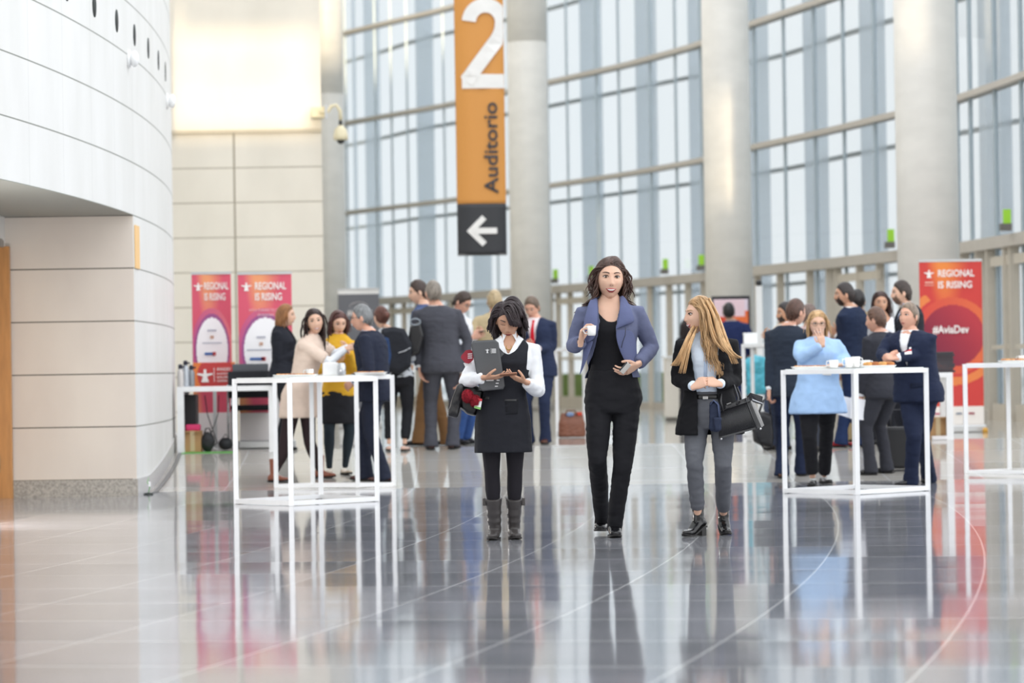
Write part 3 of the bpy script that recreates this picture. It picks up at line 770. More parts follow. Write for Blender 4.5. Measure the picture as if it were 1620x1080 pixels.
def hair_mesh(style, gdir, q=1.0):
    m = MB(); kind = style[0]; o = style[1] if len(style) > 1 else {}
    if kind == 'none': return m
    hug = o.get('hug', 1.12)
    if kind == 'short':
        L = o.get('L', .04); m.add(hair_cap(1.06 + L * .6, lift=o.get('lift', .006)))
        for _ in range(int(300 * q)):
            d = rand_scalp(); front = d[1] < 0 and d[2] > .4
            comb = V((d[0] * .5 + o.get('side', .5) * (.6 if d[2] > .4 else .1), (-.2 if not front else -.1), .30 if front else -.6 * (1 - d[2])))
            l = L * random.uniform(.6, 1.2) * (1 if d[2] > .3 else .55)
            m.tube(strand(d, l, comb, gdir, hug=1.05 + L * .9, step=.008, stiff=.5, face=False), [.0045, .0042, .0035, .003, .0026, .0022, .002, .0018, .0016][:1] * 2 + [.0035] * (max(3, int(l / .008)) - 2) + [.0012], 4)
        return m
    if kind == 'bun':
        m.add(hair_cap(1.08, lift=.0)); b = o.get('at', (0, .12, .02)); m.ball(b, (.04, .035, .04), 14, 10)
        for _ in range(int(90 * q)):
            d = rand_scalp(); tgt = V(b); p = head_pt(d, 1.07)
            mid = (p + tgt) / 2; e = V((mid.x / EX, mid.y / EY, mid.z / EZ)); mid = V((e.x * EX, e.y * EY, e.z * EZ)) * (1.1 / max(.3, e.length)) if e.length < 1.1 else mid
            m.tube([p, mid, tgt], [.004, .005, .003], 5)
        return m
    part = o.get('part', 0.0); L = o.get('L', .3); m.add(hair_cap(1.07, lift=.004))
    wave = o.get('wave', .003); N_ = int(o.get('n', 330) * q)
    for _ in range(N_):
        d = rand_scalp(); sgn = 1 if d[0] > part + random.uniform(-.05, .05) else -1
        comb = V((sgn * .9, o.get('back', .35) + (.9 if d[1] < -.45 else 0), .1)) if d[2] > .25 else V((sgn * .2, .1, -1))
        l = L * random.uniform(.82, 1.05) + max(0, d[2]) * .07
        pts = strand(d, l, comb, gdir, o.get('ramp', .07), hug=hug + random.uniform(-.03, .05), wave=wave, spread=o.get('spread', 0), push=o.get('push'))
        if any(p_.y < -.066 and p_.z < .045 for p_ in pts): continue
        r = random.uniform(.0045, .0075) * o.get('r', 1); K = len(pts)
        m.tube(pts, [r * (1 - .75 * max(0, (i / K - .45) / .55) ** 1.5) for i in range(K)], 5)
    for _ in range(int(o.get('bangs', 0) * q)):       # fringe
        x = random.uniform(-.42, .42); z = .80; d = V((x, -math.sqrt(max(.02, 1 - x * x - z * z)), z)); c = o.get('sweep', .5)
        pts = strand(d, o.get('bl', .085) * random.uniform(.8, 1.1), V((c, -.6, -.4)), V((c * .5, -.05, -1)).normalized(), .04, hug=o.get('bh', 1.10) + random.uniform(0, .05), face=False, step=.009)
        K = len(pts); m.tube(pts, [.006 * (1 - .7 * (i / K) ** 2) for i in range(K)], 5)
    return m

def hand_mb(wrist, fdir, pnorm, thumb, scale=1.0, curl=(25, 30, 25), spread=6, tcurl=20, voxel=None, each=None):
    """wrist point, direction of fingers, palm normal (palm side), side of the thumb (+1/-1 along fdir x pnorm)"""
    fdir = V(fdir).normalized(); pn = V(pnorm); pn = (pn - fdir * pn.dot(fdir)).normalized(); side = fdir.cross(pn) * thumb
    m = MB(); s = scale
    W = wrist
    m.loft([(W - fdir * .03 * s, side * .024 * s, pn * .017 * s), (W, side * .026 * s, pn * .017 * s), (W + fdir * .03 * s, side * .037 * s, pn * .015 * s), (W + fdir * .065 * s, side * .041 * s, pn * .0135 * s), (W + fdir * .09 * s, side * .039 * s, pn * .011 * s)], 16, sup=2.6)
    lens = [(.040, .025, .020), (.045, .029, .021), (.042, .027, .020), (.033, .021, .018)]; offs = [.029, .010, -.010, -.028]; rad = [.0088, .009, .0085, .0076]
    for k in range(4):
        base = W + fdir * (.086 - .004 * abs(k - 1.2)) * s + side * offs[k] * s; a = math.radians(spread * (1.5 - k))
        d = (fdir * math.cos(a) + side * math.sin(a)).normalized(); pts = [base - fdir * .015 * s, base]; r = [rad[k] * s] * 2; ang = 0; p = base
        cc = each[k] if each else curl
        for q_, l in zip(cc, lens[k]):
            ang += math.radians(q_); dd = d * math.cos(ang) + pn * math.sin(ang); p = p + dd * l * s; pts.append(p); r.append(rad[k] * s * (.95 - .07 * len(r)))
        pts.append(p + dd * .004 * s); r.append(rad[k] * s * .4); m.tube(pts, r, 9)
    b = W + fdir * .025 * s + side * .026 * s + pn * .004 * s; tc = math.radians(tcurl)
    d1 = (fdir * .62 + side * .70 + pn * .35).normalized(); d2 = (fdir * .85 + side * (.45 - .6 * math.sin(tc)) + pn * (.3 + .5 * math.sin(tc))).normalized(); d3 = (fdir * .9 + side * (.2 - .7 * math.sin(tc)) + pn * (.25 + .6 * math.sin(tc))).normalized()
    p1 = b + d1 * .034 * s; p2 = p1 + d2 * .030 * s; p3 = p2 + d3 * .024 * s
    m.tube([b - d1 * .02 * s, b, p1, p2, p3, p3 + d3 * .004 * s], [x * s for x in (.012, .0145, .0115, .0098, .0082, .004)], 10)
    if voxel: m = blend(m, voxel, 2)
    return m

def shoe_mb(ank, yaw, kind, H, heel=0.0, kd=V((0, 0, 1))):
    """ank: ankle joint (z gives heel height already); toe direction from yaw (0 = towards camera); returns parts dict"""
    f = V((math.sin(yaw), -math.cos(yaw), 0)); s = V((math.cos(yaw), math.sin(yaw), 0)); k = H / 1.72
    g = V((ank.x, ank.y, ank.z - .075 * k - heel))                 # ground point below the ankle
    up = MB(); L0, L1 = -.062 * k, (.165 if kind in ('dress', 'ankle', 'boot', 'chelsea') else .15) * k
    rings = []
    N_ = 12
    for i in range(N_ + 1):
        t = i / N_; y = L0 + (L1 - L0) * t
        wd = .030 + .012 * math.sin(min(1, t * 1.4) * PI * .9) if t < .8 else .040 * (1 - ((t - .8) / .2) ** 2 * .75)
        wd = max(wd, .009) * k
        hz = prof([(0, .045), (.12, .075), (.3, .085), (.5, .060), (.7, .042), (.9, .034), (1, .014)], t)[0] * k
        if kind == 'pump': hz = prof([(0, .04), (.1, .05), (.25, .03), (.6, .022), (.8, .034), (.95, .026), (1, .01)], t)[0] * k
        lift = heel * max(0, 1 - max(0, t - .12) / .52) if heel else 0; lift = heel * (1 - (min(1, max(0, (t - .15) / .5))) ** 1.3)
        toe = (.012 * max(0, (t - .7) / .3) ** 2) * k
        c = g + f * y + V((0, 0, .008 + lift + toe + hz / 2)); rings.append((c, s * wd, Z3 * hz / 2))
    up.loft(rings, 16, sup=2.6)
    if kind in ('ankle', 'chelsea', 'boot'):
        top = {'ankle': .12, 'chelsea': .15, 'boot': .30}[kind] * k
        rr = [(ank + V((0, 0, -.03)), .042), (ank + V((0, 0, .02)), .041), (ank + V((0, 0, top * .5)), .045 if kind == 'boot' else .044), (ank + V((0, 0, top)), .054 if kind == 'boot' else .048)]
        if kind == 'boot': rr = [(ank + (kd * z if z > 0 else V((0, 0, z))), r) for z, r in ((-.03, .046), (.01, .048), (.035, .046), (.06, .052), (.085, .048), (.11, .055), (.15, .053), (.19, .062), (.22, .066))]
        up.tube([a for a, b in rr], [b * k for a, b in rr], 14, side=f)
        up = blend(up, .006, 2, .0015)
    sole = MB(); top_ = []; n2 = 14
    pts = []
    for sg in (1, -1):
        for i in (range(n2 + 1) if sg == 1 else reversed(range(n2 + 1))):
            t = i / n2; y = L0 - .004 + (L1 - L0 + .008) * t
            wd = (.030 + .012 * math.sin(min(1, t * 1.4) * PI * .9) if t < .8 else .040 * (1 - ((t - .8) / .2) ** 2 * .75)); wd = max(wd, .010) * k + .002
            lift = heel * (1 - (min(1, max(0, (t - .15) / .5))) ** 1.3) + (.012 * max(0, (t - .7) / .3) ** 2) * k
            pts.append((g + f * y + s * wd * sg + V((0, 0, lift))))
    i0 = 0; n3 = len(pts)
    sole.v = [p.copy() for p in pts] + [p + V((0, 0, .012)) for p in pts]
    h_ = n3 // 2
    for i in range(h_ - 1):
        a, b, c, d = i, i + 1, n3 - 2 - i, n3 - 1 - i
        sole.f += [[a, b, c, d], [a + n3, d + n3, c + n3, b + n3]]
    for i in range(n3): sole.f.append([i, (i + 1) % n3, (i + 1) % n3 + n3, i + n3])
    hl = None
    if heel > .012 or kind in ('dress',):
        hh = heel + .008; hl = MB().prism([g + f * (L0 + .002) - s * .025 * k, g + f * (L0 + .055 * k) - s * .028 * k, g + f * (L0 + .055 * k) + s * .028 * k, g + f * (L0 + .002) + s * .025 * k], (0, 0, 0), (0, 0, hh))
    return up, sole, hl

SKINS = dict(fair='#dfb59c', rosy='#dba890', tan='#cb9c80', olive='#c09274', pale='#e4c3ae')

def person(**c):
    """everything given in the picture's own pixels is turned into metres at the person's distance"""
    root_p = floor_at(c['px'], c['fy']); D = root_p.y; G = root_p.z
    S = F / D
    J = lambda px, py, dy=0.0: pt(px, py, D + dy)
    crown = J(c.get('hx', c['px']), c['top']).z
    H = c.get('H', crown - G); sex = c.get('sex', 'm'); fg = c.get('fg', False); tab = TORSO[sex]
    yaw = math.radians(c.get('yaw', 0)); hyaw = math.radians(c.get('hyaw', c.get('yaw', 0)))
    R = V((math.cos(yaw), math.sin(yaw), 0)); Fw = V((math.sin(yaw), -math.cos(yaw), 0))
    t = thing('person', c['label'], 'person', (root_p.x, root_p.y, G), c.get('group'))
    sk = skin(SKINS[c.get('skin', 'fair')]); wd = c.get('build', 1.0)
    # skeleton
    pel = V((J(c.get('hipx', c['px']), 500).x, D + c.get('hipdy', 0), G + .53 * H))
    nk = V((J(c.get('nx', c.get('hipx', c['px'])), 500).x, D + c.get('ndy', 0), crown - c.get('nz', .152) * H))
    hk = 1.07 * (H / 1.72) ** .6 * c.get('hs', 1.0)
    Hm3 = Matrix.Rotation(hyaw, 3, 'Z') @ Matrix.Rotation(math.radians(c.get('hpitch', 0)), 3, 'X') @ Matrix.Rotation(math.radians(c.get('htilt', 0)), 3, 'Y')
    hc = V((J(c.get('hx', c.get('nx', c['px'])), 500).x, D + c.get('hdy', c.get('ndy', 0)) , crown - .127 * hk))
    HM = Matrix.Translation(hc) @ Hm3.to_4x4() @ Matrix.Scale(hk, 4)
    fb, ft_ = .53, .84
    def spine(f):
        if f <= fb: return V((pel.x, pel.y, pel.z - (fb - f) * H))
        if f <= ft_: return pel.lerp(nk, (f - fb) / (ft_ - fb))
        b = nk; e = hc + Hm3 @ V((0, .02, -.06)); k = min(1, (f - ft_) / .06); return b.lerp(e, k)
    def ring(f, aw=0, ad=0, sw=1.0, sd=1.0, fwd=0):
        w_, d_, s_ = prof(tab, f); wb = wd if f < .83 else 1
        return (spine(f) + Fw * (s_ * H + fwd), R * (w_ * H * sw * wb + aw), -Fw * (d_ * H * sd * (wb ** 1.4) + ad))
    shw = (.108 if sex == 'm' else .095) * H * wd ** .5 * c.get('shw', 1)
    shz = spine(.793 if sex == 'm' else .787)
    dz = c.get('shdz', (0, 0))
    SH = [shz - R * shw + V((0, 0, dz[0])), shz + R * shw + V((0, 0, dz[1]))]
    if 'sh' in c: SH = [J(*q) if q else SH[i] for i, q in enumerate(c['sh'])]
    UA, LA = .172 * H, .150 * H
    WR, EL = [], []
    for i in (0, 1):
        sg = -1 if i == 0 else 1; wq = c.get('wrist', (None, None))[i]
        tgt = J(*wq) if wq else SH[i] + R * sg * .035 * H + Fw * .03 * H - V((0, 0, .312 * H))
        hint = V(c.get('hint', (None, None))[i]) if c.get('hint', (None, None))[i] else (R * sg * .45 - Fw * .8 + V((0, 0, -.6)))
        if 'elbow' in c and c['elbow'][i]: e = J(*c['elbow'][i]); w2 = tgt
        else: e, w2 = two_bone(SH[i], tgt, UA, LA, hint)
        EL.append(e); WR.append(w2)
    HP = [pel - R * .052 * H + V((0, 0, -.01 * H)), pel + R * .052 * H + V((0, 0, -.01 * H))]
    heel = c.get('heel', 0.0); kf = H / 1.72; AN, KN, FY = [], [], []
    for i in (0, 1):
        sg = -1 if i == 0 else 1; q = c.get('feet', (None, None))[i]
        if q:
            b = floor_at(q[0], q[1]) if len(q) < 3 or q[2] is None else V((J(q[0], 700, q[2]).x, D + q[2], zfloor(D + q[2])))
            lift = q[4] if len(q) > 4 else 0.0
            a = V((b.x, b.y, b.z + .078 * kf + heel + lift)); fy = math.radians(q[3]) if len(q) > 3 else yaw
        else: a = root_p + R * sg * .058 * H + V((0, 0, .078 * kf + heel)); fy = yaw + sg * .15
        kq = c.get('knee', (None, None))[i]
        if kq: kn = J(*kq)
        else:
            kn, a2 = two_bone(HP[i], a, .245 * H, .245 * H, V((math.sin(fy), -math.cos(fy), 0)))
        AN.append(a); KN.append(kn); FY.append(fy)
    # body: one continuous skin with head and hands
    b = MB(); b.loft([ring(f, sw=.93, sd=.93) if f < .8 else ring(f) for f in (.49, .50, .55, .60, .65, .70, .74, .78, .805, .825, .838, .85, .865, .885)], 20, sup=2.2)
    bw = .92 if sex == 'f' else 1.0; bw *= wd ** .5
    for i in (0, 1):
        sg = -1 if i == 0 else 1
        b.tube([SH[i] - R * sg * .03 * H, SH[i], SH[i].lerp(EL[i], .45), EL[i], EL[i].lerp(WR[i], .3), EL[i].lerp(WR[i], .8), WR[i]], [x * kf * bw for x in (.042, .046, .040, .033, .035, .026, .023)], 12)
        b.tube([HP[i] + V((0, 0, .02)), HP[i].lerp(KN[i], .3), HP[i].lerp(KN[i], .7), KN[i], KN[i].lerp(AN[i], .3), KN[i].lerp(AN[i], .75), AN[i]], [x * kf * wd ** .5 for x in (.072, .070, .054, .045, .047, .032, .030)], 12)
    b = blend(b, .011 if fg else .016, 3)
    hd = head_mesh(64, 52) if fg else head_mesh(40, 32)
    for sg in (-1, 1):
        e = MB().ball((sg * .074, .006, -.008), (.009, .019, .031), 12, 8, Matrix.Rotation(sg * .25, 3, 'Z')); hd.add(e)
    b.add(hd, HM)
    hands = c.get('hands', (None, None)); hmb = []
    for i in (0, 1):
        sg = -1 if i == 0 else 1; hq = hands[i] or {}
        fd = V(hq['f']) if 'f' in hq else (WR[i] - EL[i]).normalized(); pn = V(hq['p']) if 'p' in hq else (-R * sg * .9 - Fw * .3)
        # thumb side: right hand (i=0) / left hand (i=1) handedness
        th = 1 if i == 0 else -1
        hm = hand_mb(WR[i], fd, pn, th, kf * (.94 if sex == 'f' else 1.02) * hq.get('s', 1), hq.get('curl', (22, 28, 20)), hq.get('spread', 5), hq.get('tcurl', 20), .0032 if fg else None, hq.get('each'))
        b.add(hm); hmb.append(hm)
    obj('body', b, sk, t)
    hbv = BVHTree.FromPolygons(hd.v, hd.f)
    def hp(name, out, O, m_, off=.0012, th_=.002, cuts=1):
        p = patch(hbv, out, O, X3, Z3, V((0, -1, 0)), off, th_, cuts, .2)
        m2 = MB().add(p, HM); return obj(name, m2, m_, t)
    # face
    if c.get('face', True):
        gx = c.get('gaze', (0, 0)); lid = c.get('lid', 0.0)
        for sg in (-1, 1):
            ec = V((sg * .031, -.0765, .006))
            if lid >= .9:
                hp('eyelash', [(sg * x, z) for x, z in [(-.015, .0005), (0, -.0025), (.015, .0), (.017, .0015), (0, .0), (-.015, .0025)]][::sg], V((sg * .031, 0, .0005)), plain('#2c211c', .6), .0030, .002)
                hp('eyebrow', [(sg * x, z) for x, z in [(-.018, .0), (-.006, .0045), (.008, .0055), (.020, .000), (.008, .001), (-.006, -.001), (-.018, -.005)]][::sg], V((sg * .031, 0, .0275)), hairm(c['hair'][1]), .0012, .003)
                continue
            e = MB().ball(ec, (.0125, .0115, .0060 * (1 - lid * .6) * (1 - .2 * bool(c.get('smile', 0)))), 14, 10); eo = obj('eye', MB().add(e, HM), plain('#cdc4bd', .3), t)
            ir = MB().ball(ec + V((gx[0] * .006, -.0075, -.001 + gx[1] * .004)), (.0062, .0050, .0056 * (1 - lid * .5)), 12, 8); obj('iris', MB().add(ir, HM), plain(c.get('iris', '#3b2a20'), .15), eo)
            ar = [(-.016, -.0005), (-.008, .0052 - .004 * lid), (.004, .0065 - .005 * lid), (.015, .0015), (.018, .0030), (.005, .0098 - .004 * lid), (-.008, .0082 - .004 * lid)]
            hp('eyelash', [(sg * x, z) for x, z in ar][::sg], V((sg * .031, 0, .0055)), plain('#2c211c', .6), .0105 if False else .0035, .0025)
            bo = [(-.018, .0), (-.006, .0045), (.008, .0055), (.020, .000), (.008, .001), (-.006, -.001), (-.018, -.005)]
            hp('eyebrow', [(sg * x, z) for x, z in bo][::sg], V((sg * .031, 0, .0275)), hairm(c.get('brow', c['hair'][1])), .0012, .003)
        lipc = plain(c.get('lip', '#c0736a'), .4)
        sm = c.get('smile', 0)
        if sm:
            w_ = .024 + .003 * sm; Om = V((0, 0, -.064))
            hp('mouth', [(-w_ - .002, .005), (-.013, .0062), (-.004, .0070), (0, .0058), (.004, .0070), (.013, .0062), (w_ + .002, .005), (.018, -.008), (.008, -.0155), (-.008, -.0155), (-.018, -.008)], Om, lipc, .0008, .002)
            hp('teeth', [(-w_ + .004, .0030), (-.010, .0015), (0, .0005), (.010, .0015), (w_ - .004, .0030), (.014, -.0045), (.006, -.0080), (-.006, -.0080), (-.014, -.0045)], Om, plain('#efe9e2', .3), .0022, .001)
        else:
            hp('mouth', [(-.021, 0), (-.010, .0045), (-.003, .0055), (0, .0045), (.003, .0055), (.010, .0045), (.021, 0), (.010, -.0065), (0, -.008), (-.010, -.0065)], V((0, 0, -.066)), lipc, .001, .003)
            hp('mouth_line', [(-.020, .0006), (0, .0014), (.020, .0006), (.012, -.001), (0, -.0006), (-.012, -.001)], V((0, 0, -.0665)), plain('#6e3b34', .5), .004, .001, 0)
        if c.get('nostrils', fg):
            for sg in (-1, 1): hp('nostril', [(-.002, -.0015), (.002, -.0015), (.0028, .001), (-.0028, .001)], V((sg * .0065, 0, -.0415)), plain('#7a4a3c', .6), .0006, .001, 0)
        if c.get('beard'):
            o_ = [(-.052, -.005), (-.045, -.03), (-.028, -.044), (0, -.040), (.028, -.044), (.045, -.03), (.052, -.005), (.052, -.06), (.034, -.1), (0, -.113), (-.034, -.1), (-.052, -.06)]
            hp('beard', o_, V((0, 0, 0)), hairm(c['beard']), .0008, .002, 3)
    if c.get('glasses'):
        gm = MB(); gl_ = plain('#2b2622', .3)
        for sg in (-1, 1):
            ps = [V((sg * .032 + .021 * math.cos(a), -.101, .003 + .016 * math.sin(a))) for a in [2 * PI * k / 16 for k in range(17)]]; gm.tube(ps, .0016, 5)
            gm.tube([V((sg * .053, -.100, .008)), V((sg * .074, -.06, .008)), V((sg * .078, .0, .004))], .0016, 5)
        gm.tube([V((-.011, -.101, .006)), V((0, -.103, .009)), V((.011, -.101, .006))], .0016, 5)
        obj('glasses', MB().add(gm, HM), gl_, t)
    gdir = (Hm3.inverted() @ V((0, 0, -1)))
    hm_ = hair_mesh(c['hair'][0], gdir, 1.0 if fg else .5)
    if hm_.v: obj('hair', MB().add(hm_, HM), hairm(c['hair'][1]), t)
    # ---- clothes
    def torso_shell(f0, f1, aw, ad, sw=1.0, sd=1.0, flare=0.0, belly=0.0, n=24, waist=None, steps=14, sup=2.3, hipmin=None):
        rr = []
        for k in range(steps + 1):
            f = f0 + (f1 - f0) * k / steps; w_, d_, s_ = prof(tab, max(f, .50 if f0 < .45 else .44)); wb = wd if f < .83 else 1
            wx_, dx_ = w_ * H * sw * wb, d_ * H * sd * wb ** 1.4
            if waist is not None and f < .76:      # straighter cut: never narrower than the chest * waist
                cw, cd, _ = prof(tab, .76); g_ = waist; wx_ = max(wx_, cw * H * wb * g_); dx_ = max(dx_, cd * H * wb * g_)
            e = max(0, (.60 - f)) * flare * H
            taper = 1.0 if f < .80 else max(0, 1 - (f - .80) / .05)
            c_ = spine(f) + Fw * (s_ * H + belly * math.exp(-((f - .60) / .07) ** 2))
            rr.append((c_, R * (wx_ + aw * (.35 + .65 * taper) + e), -Fw * (dx_ + ad * (.5 + .5 * taper) + e * .8)))
        return MB().loft(rr, n, sup=sup)
    def sleeves(ua, fa, cuff, end=1.0, start=.0, which=(0, 1), m=None):
        m = m or MB()
        for i in which:
            sg = -1 if i == 0 else 1; top = SH[i]; W_ = EL[i].lerp(WR[i], end - 1) if end > 1 else SH[i].lerp(EL[i], end)
            if end > 1:
                pts = [top - R * sg * .035 * H, top, top.lerp(EL[i], .45), top.lerp(EL[i], .85), EL[i], EL[i].lerp(W_, .25), EL[i].lerp(W_, .7), W_]
                rad = [.044, .047, .045, .041, .040, .041, .036, .032]
                ad_ = [ua, ua, ua, (ua + fa) / 2, fa, fa, (fa + cuff) / 2, cuff]
            else:
                pts = [top - R * sg * .035 * H, top, top.lerp(W_, .5), W_]; rad = [.046, .052, .048, .045]; ad_ = [ua] * 4
            m.tube(pts, [r * kf * bw + a_ for r, a_ in zip(rad, ad_)], 14)
        return m
    def uf(p):                         # lateral and forward coordinates of a point of the torso, its height fraction
        f = (p.z - pel.z) / ((nk.z - pel.z) / (ft_ - fb)) + fb
        q = p - spine(max(.3, min(.86, f))); return q.dot(R), q.dot(Fw), f
    vox = .0085 if fg else .013
    res = {}
    for g in c['wear']:
        k = g[0]; col = g[1]; o = g[2] if len(g) > 2 else {}; M_ = cloth(col, o.get('rough', .85)) if not o.get('leather') else leather(col)
        seed = random.random() * 9
        if k in ('trousers', 'tights'):
            m = MB(); slim = o.get('slim', 1.0); a = .012 if k == 'trousers' else .004; topf = o.get('top', .60)
            m.loft([ring(f, a, a) for f in (.45, .465, .485, .50, .53, .56, topf)], 22, sup=2.3)
            for i in (0, 1):
                end = AN[i] + (V((0, 0, .0)) if not o.get('crop') else (KN[i] - AN[i]).normalized() * o['crop'])
                hem = o.get('hem', .052) * kf
                rad = [.096, .094, .080, .066, .063, .058, hem] if k == 'trousers' else [.086, .086, .070, .060, .060, .042, .034]
                wx2 = wd ** .6
                pts = [HP[i] + V((0, 0, .02)), HP[i].lerp(KN[i], .3), HP[i].lerp(KN[i], .72), KN[i], KN[i].lerp(AN[i], .3), KN[i].lerp(AN[i], .7), end + V((0, 0, o.get('drop', -.03 if k == 'trousers' else 0)))]
                m.tube(pts, [r * kf * slim * wx2 if j < 6 else r * (kf * slim if k == 'tights' else slim) for j, r in enumerate(rad)], 16, side=Fw)
            m = blend(m, vox, 3, .004 if k == 'trousers' else .0, (7, 7, 15), seed)
            res[k] = m; obj(k, m, M_, t)
        elif k == 'skirt':
            f0 = o.get('f0', .40); m = MB(); rr = []
            for q in range(11):
                f = f0 + (o.get('f1', .62) - f0) * q / 10; w_, d_, s_ = prof(tab, max(f, .49)); fl = max(0, .5 - f) * o.get('flare', .0) * H
                rr.append((spine(f) + Fw * s_ * H + (R * o.get('shift', 0) * max(0, .5 - f) * 10), R * (w_ * H * wd + .014 + fl), -Fw * (d_ * H * wd ** 1.4 + .014 + fl * .7)))
            m.loft(rr, 24, sup=2.3); m = blend(m, vox, 4, .004, (7, 7, 9), seed)
            if o.get('slant'): sl = o['slant']; m = cut(m, lambda p: uf(p)[2] < f0 + sl * (uf(p)[0] / .15 + 1) * .5)
            res[k] = m; obj('skirt', m, M_, t)
        elif k in ('jacket', 'top', 'dress', 'coat'):
            f0 = o.get('f0', .46); nkf = o.get('f1', .842); a = o.get('a', .022 if k == 'jacket' else .010)
            m = torso_shell(f0, nkf, a, o.get('ad', a), waist=o.get('waist', .90 if (k == 'jacket' and sex == 'm') else None), flare=o.get('flare', .12 if k == 'jacket' else 0), belly=o.get('belly', 0))
            if o.get('sleeve', 2.0): sleeves(o.get('ua', a * .75), o.get('fa', a * .6), o.get('cuff', .008), o.get('sleeve', 1.93), which=o.get('which', (0, 1)), m=m)
            m = blend(m, vox if k != 'jacket' else vox * .95, 4, o.get('fold', .004), o.get('fs', (8, 8, 17)), seed)
            cuts_ = []
            if 'v' in o:                # open V: (lowest height fraction, half width at the neck, [half width at the bottom])
                v0, hw_ = o['v'][0], o['v'][1]
                cuts_.append(lambda p, v0=v0, hw_=hw_: (lambda u, f_, f: f_ > 0 and f > v0 and abs(u - o.get('vu', 0)) < hw_ * min(1, (f - v0) / (.835 - v0)) ** .85)(*uf(p)))
            if 'open' in o:             # fully open front: table of (height fraction, left edge, right edge)
                tb = o['open']; cuts_.append(lambda p, tb=tb: (lambda u, f_, f: f_ > 0 and tb[0][0] <= f <= tb[-1][0] and prof(tb, f)[0] < u < prof(tb, f)[1])(*uf(p)))
            if 'scoop' in o:
                s0, s1 = o['scoop']; cuts_.append(lambda p, s0=s0, s1=s1: (lambda u, f_, f: f > (s0 if f_ > 0 else s0 + .05) + (abs(u) / s1) ** 2 * .05)(*uf(p)))
            if o.get('sleeve', 2.0) == 0 and 'arm' in o:
                cuts_.append(lambda p: (lambda u, f_, f: f > .70 and abs(u) > o['arm'] - .0)(*uf(p)))
            if 'hem' in o: cuts_.append(lambda p: (lambda u, f_, f: f < o['hem'] + .02 * math.cos(u * 9) * o.get('hemc', 0))(*uf(p)))
            if cuts_: m = cut(m, lambda p: any(q(p) for q in cuts_))
            res[k] = m; res['last'] = m
            obj(o.get('name', k), m, M_, t, solid=.004 if cuts_ else 0)
        elif k == 'lapels':
            src = res['jacket']; v0, hw_ = g[2]['v']; dzf = (nk.z - pel.z) / (ft_ - fb)
            for sg in (-1, 1):
                z0 = (v0 - .76) * dzf; z1 = (.832 - .76) * dzf
                out = [(sg * .0, z0 - .01), (sg * .022, z0 + .05), (sg * (hw_ + .045), z0 + (z1 - z0) * .62), (sg * (hw_ + .022), z0 + (z1 - z0) * .68), (sg * (hw_ + .034), z0 + (z1 - z0) * .78), (sg * (hw_ + .012), z1), (sg * hw_ * .98, z1), (sg * hw_ * .55, z0 + (z1 - z0) * .5)]
                m = patch(src, out[::sg], spine(.76), R, Z3, Fw, .004, .004, 3); obj('lapel', m, M_, t)
        elif k == 'tie':
            src = res['shirt_m']; dzf = (nk.z - pel.z) / (ft_ - fb); z1 = (.825 - .76) * dzf; z0 = (o.get('to', .60) - .76) * dzf
            m = patch(src, [(-.016, z1), (.016, z1), (.011, z1 - .03), (.030, z0 + .05), (0, z0), (-.030, z0 + .05), (-.011, z1 - .03)], spine(.76), R, Z3, Fw, .006, .005, 3); obj('tie', m, M_, t)
        elif k == 'shirt':
            m = torso_shell(o.get('f0', .5), .852, .006, .006); 
            if o.get('sleeve', 2.0): sleeves(o.get('ua', .003), o.get('fa', .002), o.get('cuff', .004), o.get('end', 1.97), m=m)
            m = blend(m, vox, 3, o.get('fold', .0025), (9, 9, 14), seed); m = cut(m, lambda p: uf(p)[2] > .838 and abs(uf(p)[0]) < .3 and (p - spine(.85)).length < .2 and uf(p)[2] > .842)
            if 'v' in o: m = cut(m, lambda p: (lambda u, f_, f: f_ > 0 and f > o['v'][0] and abs(u) < o['v'][1] * ((f - o['v'][0]) / (.84 - o['v'][0])) ** .8)(*uf(p)))
            res['shirt_m'] = m; obj('shirt', m, M_, t)
            if o.get('collar', True):
                cm = MB(); rc = .060 * kf if sex == 'm' else .052 * kf; NB = 20; N0 = spine(.84); N1 = spine(.868)
                for q in range(NB + 1):
                    oa = math.radians(o.get('gap', 24)); a_ = oa + (2 * PI - 2 * oa) * q / NB; d_ = Fw * math.cos(a_) + R * math.sin(a_)
                    op = .010 * math.cos(a_)
                    cm.v += [N0 + d_ * (rc + .006) + V((0, 0, -.012 - max(0, math.cos(a_)) * .03)), N1 + d_ * rc * .92 + V((0, 0, .006 - max(0, math.cos(a_)) * .012))]
                for q in range(NB): cm.f.append([2 * q, 2 * q + 2, 2 * q + 3, 2 * q + 1])
                obj('collar', cm, M_, t, solid=.004)
                if o.get('points', fg):
                    for sg in (-1, 1):
                        tp = MB(); a0 = N1 + Fw * rc * .86 + R * sg * .012 + V((0, 0, -.008)); a1 = N1 + Fw * rc * .35 + R * sg * rc * .95 + V((0, 0, .004)); b1 = N0 + Fw * (rc + .024) + R * sg * .048 + V((0, 0, -.045)); 
                        tp.prism([a0, a1, b1], (0, 0, 0), tuple(Fw * .004)); obj('collar_point', tp, M_, t, smooth=False)
        elif k == 'shoes':
